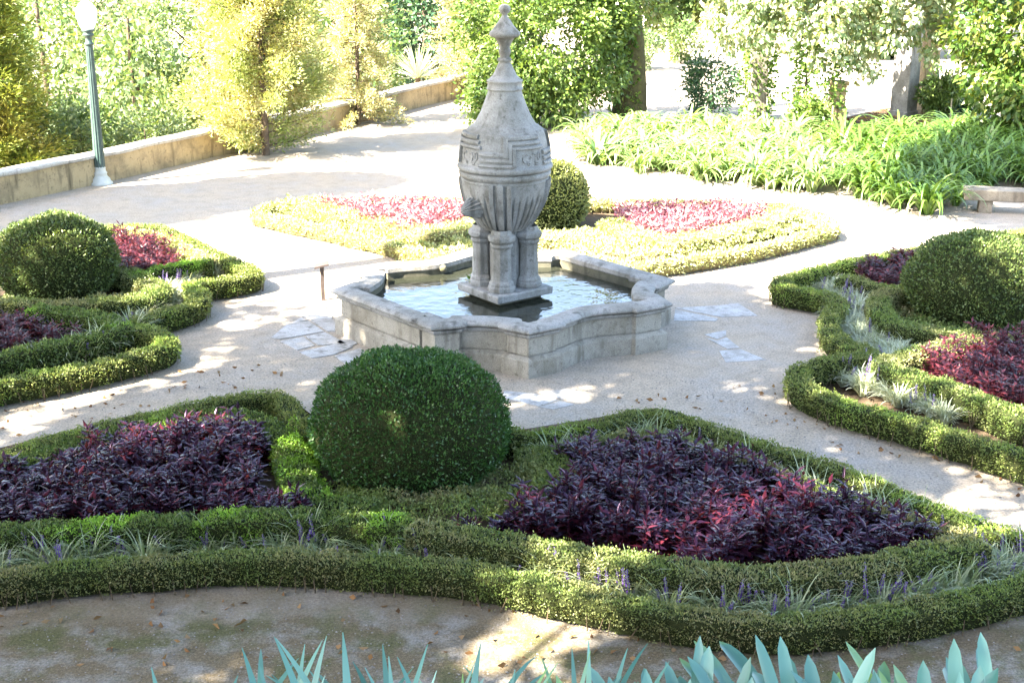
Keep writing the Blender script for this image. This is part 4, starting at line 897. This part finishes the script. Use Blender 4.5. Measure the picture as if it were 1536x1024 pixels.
# ------------------------------------------------------------------ the terrace the picture is taken from, with its plants
def terrace():
    m = MB(); m.box((0, -9.35, 1.89), (60, 24, 3.88)); o = m.build('terrace', M['soil'], smooth=False); tag(o, kind='structure')
terrace()
FG = [(-.66, .96, 'AGN', 'narrow bluish strap leaved plant at the bottom edge, leftmost of its row'), (-.50, .97, 'AGN', 'narrow bluish strap leaved plant at the bottom edge, second from the left'), (-.31, 1.06, 'AGN', 'narrow strap leaved plant with one long upright blade, below the big dark dome'), (-.22, 1.0, 'AGN', 'narrow bluish strap leaved plant just right of the long upright blade'), (-.12, 1.0, 'AGN', 'narrow bluish strap leaved plant at the bottom edge under the sun patch'), (.05, .97, 'AGN', 'short narrow strap leaved plant in the middle of the bottom edge'), (.15, .96, 'AGN', 'narrow strap leaved plant right of the middle of the bottom edge'), (.23, .97, 'AGB', 'short broad leaved plant just left of the tall broad blades at the bottom'),
      (.31, 1.0, 'AGB', 'broad bluish strap leaved plant below the middle of the right purple bed'), (.39, 1.02, 'AGB', 'broad bluish strap leaved plant in the thick of the row below the right purple bed'), (.47, 1.07, 'AGB', 'broad bluish strap leaved plant with a tall rounded blade below the right purple bed'), (.55, 1.0, 'AGB', 'lower broad strap leaved plant between the two tallest at the bottom edge'), (.63, 1.10, 'AGB', 'tallest broad bluish strap leaved plant at the bottom edge'), (.70, 1.03, 'AGB', 'broad bluish strap leaved plant right of the tallest one'), (.78, 1.0, 'AGB', 'broad bluish strap leaved plant third from the bottom right corner'), (.88, 1.03, 'AGB', 'broad bluish strap leaved plant second from the bottom right corner'), (.97, 1.06, 'AGB', 'broad arching strap leaved plant near the bottom right corner'), (1.05, 1.08, 'AGB', 'broad bluish strap leaved plant filling the bottom right corner')]
for i, (x, s, ms, lb) in enumerate(FG):
    ms = {'AGN': AGN, 'AGB': AGB}[ms]
    o = bpy.data.objects.new('strap_leaf_plant', ms[i % len(ms)]); COL.objects.link(o); o.location = (x, 2.45+.06*math.sin(i*2.3), 3.845 if ms is AGN else 3.80); o.scale = (s, s, s); o.rotation_euler = (0, 0, rng.uniform(0, 6.28)); tag(o, lb, 'strap leaf plant', 'strap leaf plants along the bottom edge')

# ------------------------------------------------------------------ litter and gravel
def litter():
    m = MB()
    P = []
    for poly, n in ((ats([(0,905),(430,890),(760,905),(1000,975),(1540,930),(1540,1000),(0,1000)]), 70), (ats([(0,610),(260,560),(420,540),(440,570),(0,660)]), 50), (ats([(880,600),(1180,570),(1536,700),(1536,770),(1100,620)]), 70)):
        lo, hi = poly.min(0), poly.max(0); q = rng.uniform(lo, hi, (n*4, 2)); q = q[inpoly(q, poly)][:n]; P.append(q)
    q = ats([(40,905),(75,912),(500,888),(700,905),(345,905),(960,955),(1180,945),(965,955),(330,880),(420,885),(1500,925)]); P.append(q+rng.normal(0, .05, q.shape))
    P = np.concatenate(P); n = len(P); a = rnd(n, 0, 6.28)
    m.quads(leaves(np.c_[P, np.full(n, .012)], np.stack([np.cos(a), np.sin(a), rnd(n, .0, .25)], 1), rnd(n, .04, .10), rnd(n, .03, .06), .25))
    poly = ats([(1110,212),(1240,216),(1400,200),(1440,178),(1330,165),(1240,185),(1110,182)]); lo, hi = poly.min(0), poly.max(0); q = rng.uniform(lo, hi, (3000, 2)); q = q[inpoly(q, poly)]; n = len(q); a = rnd(n, 0, 6.28)
    m.quads(leaves(np.c_[q, np.full(n, .02)], np.stack([np.cos(a), np.sin(a), rnd(n, 0, .3)], 1), rnd(n, .08, .16), rnd(n, .05, .09), .25))
    tag(m.build('leaf_litter', M['litter']), 'scattered dry brown leaves on the gravel and under the pergola', 'dry leaves', None, 'stuff')
litter()
sheet('soil', [ats([(1110,212),(1240,216),(1400,200),(1460,178),(1330,162),(1240,183),(1110,182)])], .006, M['soil'])
def pebbles():
    m = MB(); poly = ats([(-40,900),(430,888),(760,905),(1000,975),(1580,930),(1580,1040),(-40,1040)]); lo, hi = poly.min(0), poly.max(0); q = rng.uniform(lo, hi, (4500, 2)); q = q[inpoly(q, poly)]
    poly = ats([(0,600),(420,520),(800,575),(1000,545),(1180,560),(1536,690),(1536,780),(985,610),(800,640),(430,580),(0,660)]); lo, hi = poly.min(0), poly.max(0); q2 = rng.uniform(lo, hi, (12000, 2)); q2 = q2[inpoly(q2, poly)]
    q = np.vstack([q, q2]); n = len(q); r = .004+.012*rnd(n)**4; o = np.array([(1, 0, 0), (0, 1, 0), (-1, 0, 0), (0, -1, 0), (0, 0, .7), (0, 0, -.7)])
    an = rnd(n, 0, 6.28); c, s = np.cos(an), np.sin(an); V = np.stack([o[None, :, 0]*c[:, None]-o[None, :, 1]*s[:, None]*.7, o[None, :, 0]*s[:, None]+o[None, :, 1]*c[:, None]*.7, np.broadcast_to(o[None, :, 2], (n, 6))], 2)*r[:, None, None]+np.c_[q, r*.3][:, None]
    b = np.arange(n)[:, None]*6; f = np.array([(0, 1, 4), (1, 2, 4), (2, 3, 4), (3, 0, 4)]); m.add(V.reshape(-1, 3), (b[:, None]+f[None]).reshape(-1, 3))
    tag(m.build('gravel', M['pebble']), 'loose small stones lying on the paths', 'gravel', None, 'stuff')
pebbles()

# ------------------------------------------------------------------ tall trees outside the view whose crowns shade the garden
def shade_tree(name, trunk, label, pts, hr, n, L=.26, W=.17, r=.42):
    """crown clumps up-sun from the ground points they shade"""
    h = rnd(len(pts), *hr); d = SUN[:2]
    C = np.c_[pts-d*h[:, None], h, r*rnd(len(pts), .7, 1.3)]
    root = empty(name, (*trunk, 0), 0, label, 'tree', 'tall shade trees outside the view'); C[:, 0] -= trunk[0]; C[:, 1] -= trunk[1]
    crown_mesh(C, n, L, W, None, .1, .5).build('crown', M['shade'], root)
    t = MB(); top = C[:, :3].mean(0); zz = np.linspace(0, 1, 7); p = np.stack([top[0]*zz**2*.5, top[1]*zz**2*.5, zz*top[2]], 1); t.tube(p, .34*(1.1-.75*zz), 10)
    for j in rng.choice(len(C), 9, False): t.tube([p[4], (p[5]+C[j, :3])/2+rng.normal(0, .5, 3), C[j, :3]], [.07, .035, .012], 5)
    t.build('trunk', M['bark'], root)
def shade_pts(poly, n, holes=(), thr=None):
    lo, hi = poly.min(0), poly.max(0); q = rng.uniform(lo, hi, (n*4, 2)); q = q[inpoly(q, poly)]
    for (hx, hy, hr) in holes: q = q[np.linalg.norm(q-np.array([hx, hy]), axis=1) > hr+.22]
    if thr is not None: q = q[noise(np.c_[q, np.zeros(len(q))], 1.1) > thr]
    return q[:n]
MAIN = np.array([(-10, 21.0), (-6.2, 20.2), (-4.6, 20.4), (-3.6, 19.9), (-2.6, 19.6), (-1.2, 19.4), (.6, 19.9), (1.9, 20.35), (2.6, 20.1), (4.0, 20.6), (5.6, 21.4), (7.2, 22.6), (9.5, 22.5), (13, 19), (13, 11), (10, 7.5), (0, 7.0), (-9, 7.5)])
holes = [(*at(790, 965), .55), (*at(850, 945), .4), (*at(720, 990), .4), (*at(900, 880), .45), (*at(330, 670), .55), (*at(250, 690), .35), (*at(130, 590), .4), (*at(60, 620), .35), (*at(330, 535), .4), (*at(250, 570), .4), (*at(370, 490), .35), (*at(470, 575), .25),
         (*at(1190, 525), .22), (*at(1170, 602), .18), (*at(1100, 560), .08), (*at(1240, 620), .1), (*at(1300, 640), .2), (*at(1390, 680), .25), (*at(1060, 590), .05), (*at(1490, 722), .25), (*at(1420, 755), .3), (*at(820, 592), .3), (*at(880, 590), .3), (*at(1060, 445), .3), (*at(1120, 440), .3), (*at(1300, 600), .3), (*at(1480, 560), .4), (*at(1536, 640), .5), (*at(1100, 820), .3), (*at(1220, 780), .3), (*at(280, 470), .3), (-6.6, 20.6, .3), (8.3, 19.4, .7), (*at(1510, 790), .3), (*at(930, 880), .5), (*at(440, 650), .2), (*at(60, 700), .2), (*at(1480, 540), .3), (*at(1420, 590), .4), (*at(200, 480), .2)]
q = np.vstack([shade_pts(MAIN, 2500, holes), shade_pts(np.array([(-7, 11.2), (7, 11.2), (7, 7.5), (-7, 7.5)]), 320, holes), shade_pts(np.array([(1.7, 19.9), (3.3, 20.1), (3.4, 21.2), (2.3, 20.95), (1.7, 20.6)]), 80), shade_pts(np.array([(1.2, 2.8), (6.4, 2.8), (6.4, 6.2), (1.2, 6.2)]), 200), shade_pts(np.array([(-5, 19.3), (4, 19.8), (4.5, 14.5), (-5, 14.5)]), 300, holes)])
T_ = np.array([(-18.5, 9.5), (-9.5, 2.0), (-7.5, -2.5), (-15, 14.5)]); lab = ['tall leafy tree outside the left of the view shading the left bed', 'tall leafy tree outside the lower left of the view shading the front bed', 'tall leafy tree behind the viewpoint shading the right of the garden', 'tall leafy tree outside the left of the view shading the fountain']
cr = q-SUN[:2]*11; own = np.argmin(np.linalg.norm(cr[:, None]-T_[None]+np.array([0, 0]), axis=2), 1)
for k in range(4): shade_tree('shade_tree', T_[k], lab[k], q[own == k], (9.5, 13), 40)
band = ats([(-120,325),(0,312),(60,301),(165,287),(300,277),(410,264),(520,262),(592,268),(570,284),(480,292),(420,300),(330,315),(270,328),(200,338),(0,348),(-120,370)])
q = shade_pts(band, 900); shade_tree('shade_tree', (-17.5, 21.5), 'tall leafy tree outside the left of the view casting the shadow band by the wall', q, (7.5, 10), 40)
rb = ats([(1385,325),(1440,318),(1470,330),(1560,345),(1600,300),(1620,230),(1500,215),(1420,250),(1400,290)]); q = shade_pts(rb, 420, (), -.55); shade_tree('shade_tree', (-13.0, 17.0), 'tall spreading tree outside the left of the view dappling the stone bench', q, (11, 14), 34)

# ------------------------------------------------------------------ light and camera
w = bpy.data.worlds.new('World'); sc.world = w; w.use_nodes = True; nt = w.node_tree; nt.nodes.clear()
sky = nt.nodes.new('ShaderNodeTexSky'); sky.sky_type = 'NISHITA'; sky.sun_disc = False; sky.sun_elevation = math.radians(SUN_EL); sky.sun_rotation = math.atan2(-SUN[0], -SUN[1]); sky.air_density = 1.0; sky.dust_density = 1.5; sky.ozone_density = 1.0
bg = nt.nodes.new('ShaderNodeBackground'); bg.inputs[1].default_value = .10; o = nt.nodes.new('ShaderNodeOutputWorld'); nt.links.new(sky.outputs[0], bg.inputs[0]); nt.links.new(bg.outputs[0], o.inputs[0])
L = bpy.data.lights.new('sun', 'SUN'); L.energy = 5.0; L.angle = math.radians(.53); L.color = (1, .95, .86); lo = bpy.data.objects.new('sun', L); COL.objects.link(lo)
lo.rotation_euler = Vector(SUN).to_track_quat('-Z', 'Y').to_euler(); lo.location = (-20, -10, 40)
cam = bpy.data.cameras.new('camera'); co = bpy.data.objects.new('camera', cam); COL.objects.link(co); co.location = (0, 0, CAMH); co.rotation_euler = (PI/2-PITCH, 0, 0)
cam.sensor_width = 36; cam.lens = F_/1536*36; cam.clip_end = 1500; sc.camera = co
sc.view_settings.view_transform = 'Standard'; sc.view_settings.look = 'None'; sc.view_settings.gamma = 1; sc.view_settings.exposure = 3.82; sc.view_settings.use_white_balance = True; sc.view_settings.white_balance_temperature = 7100
sc.cycles.max_bounces = 8; sc.cycles.transparent_max_bounces = 4; sc.cycles.use_denoising = True
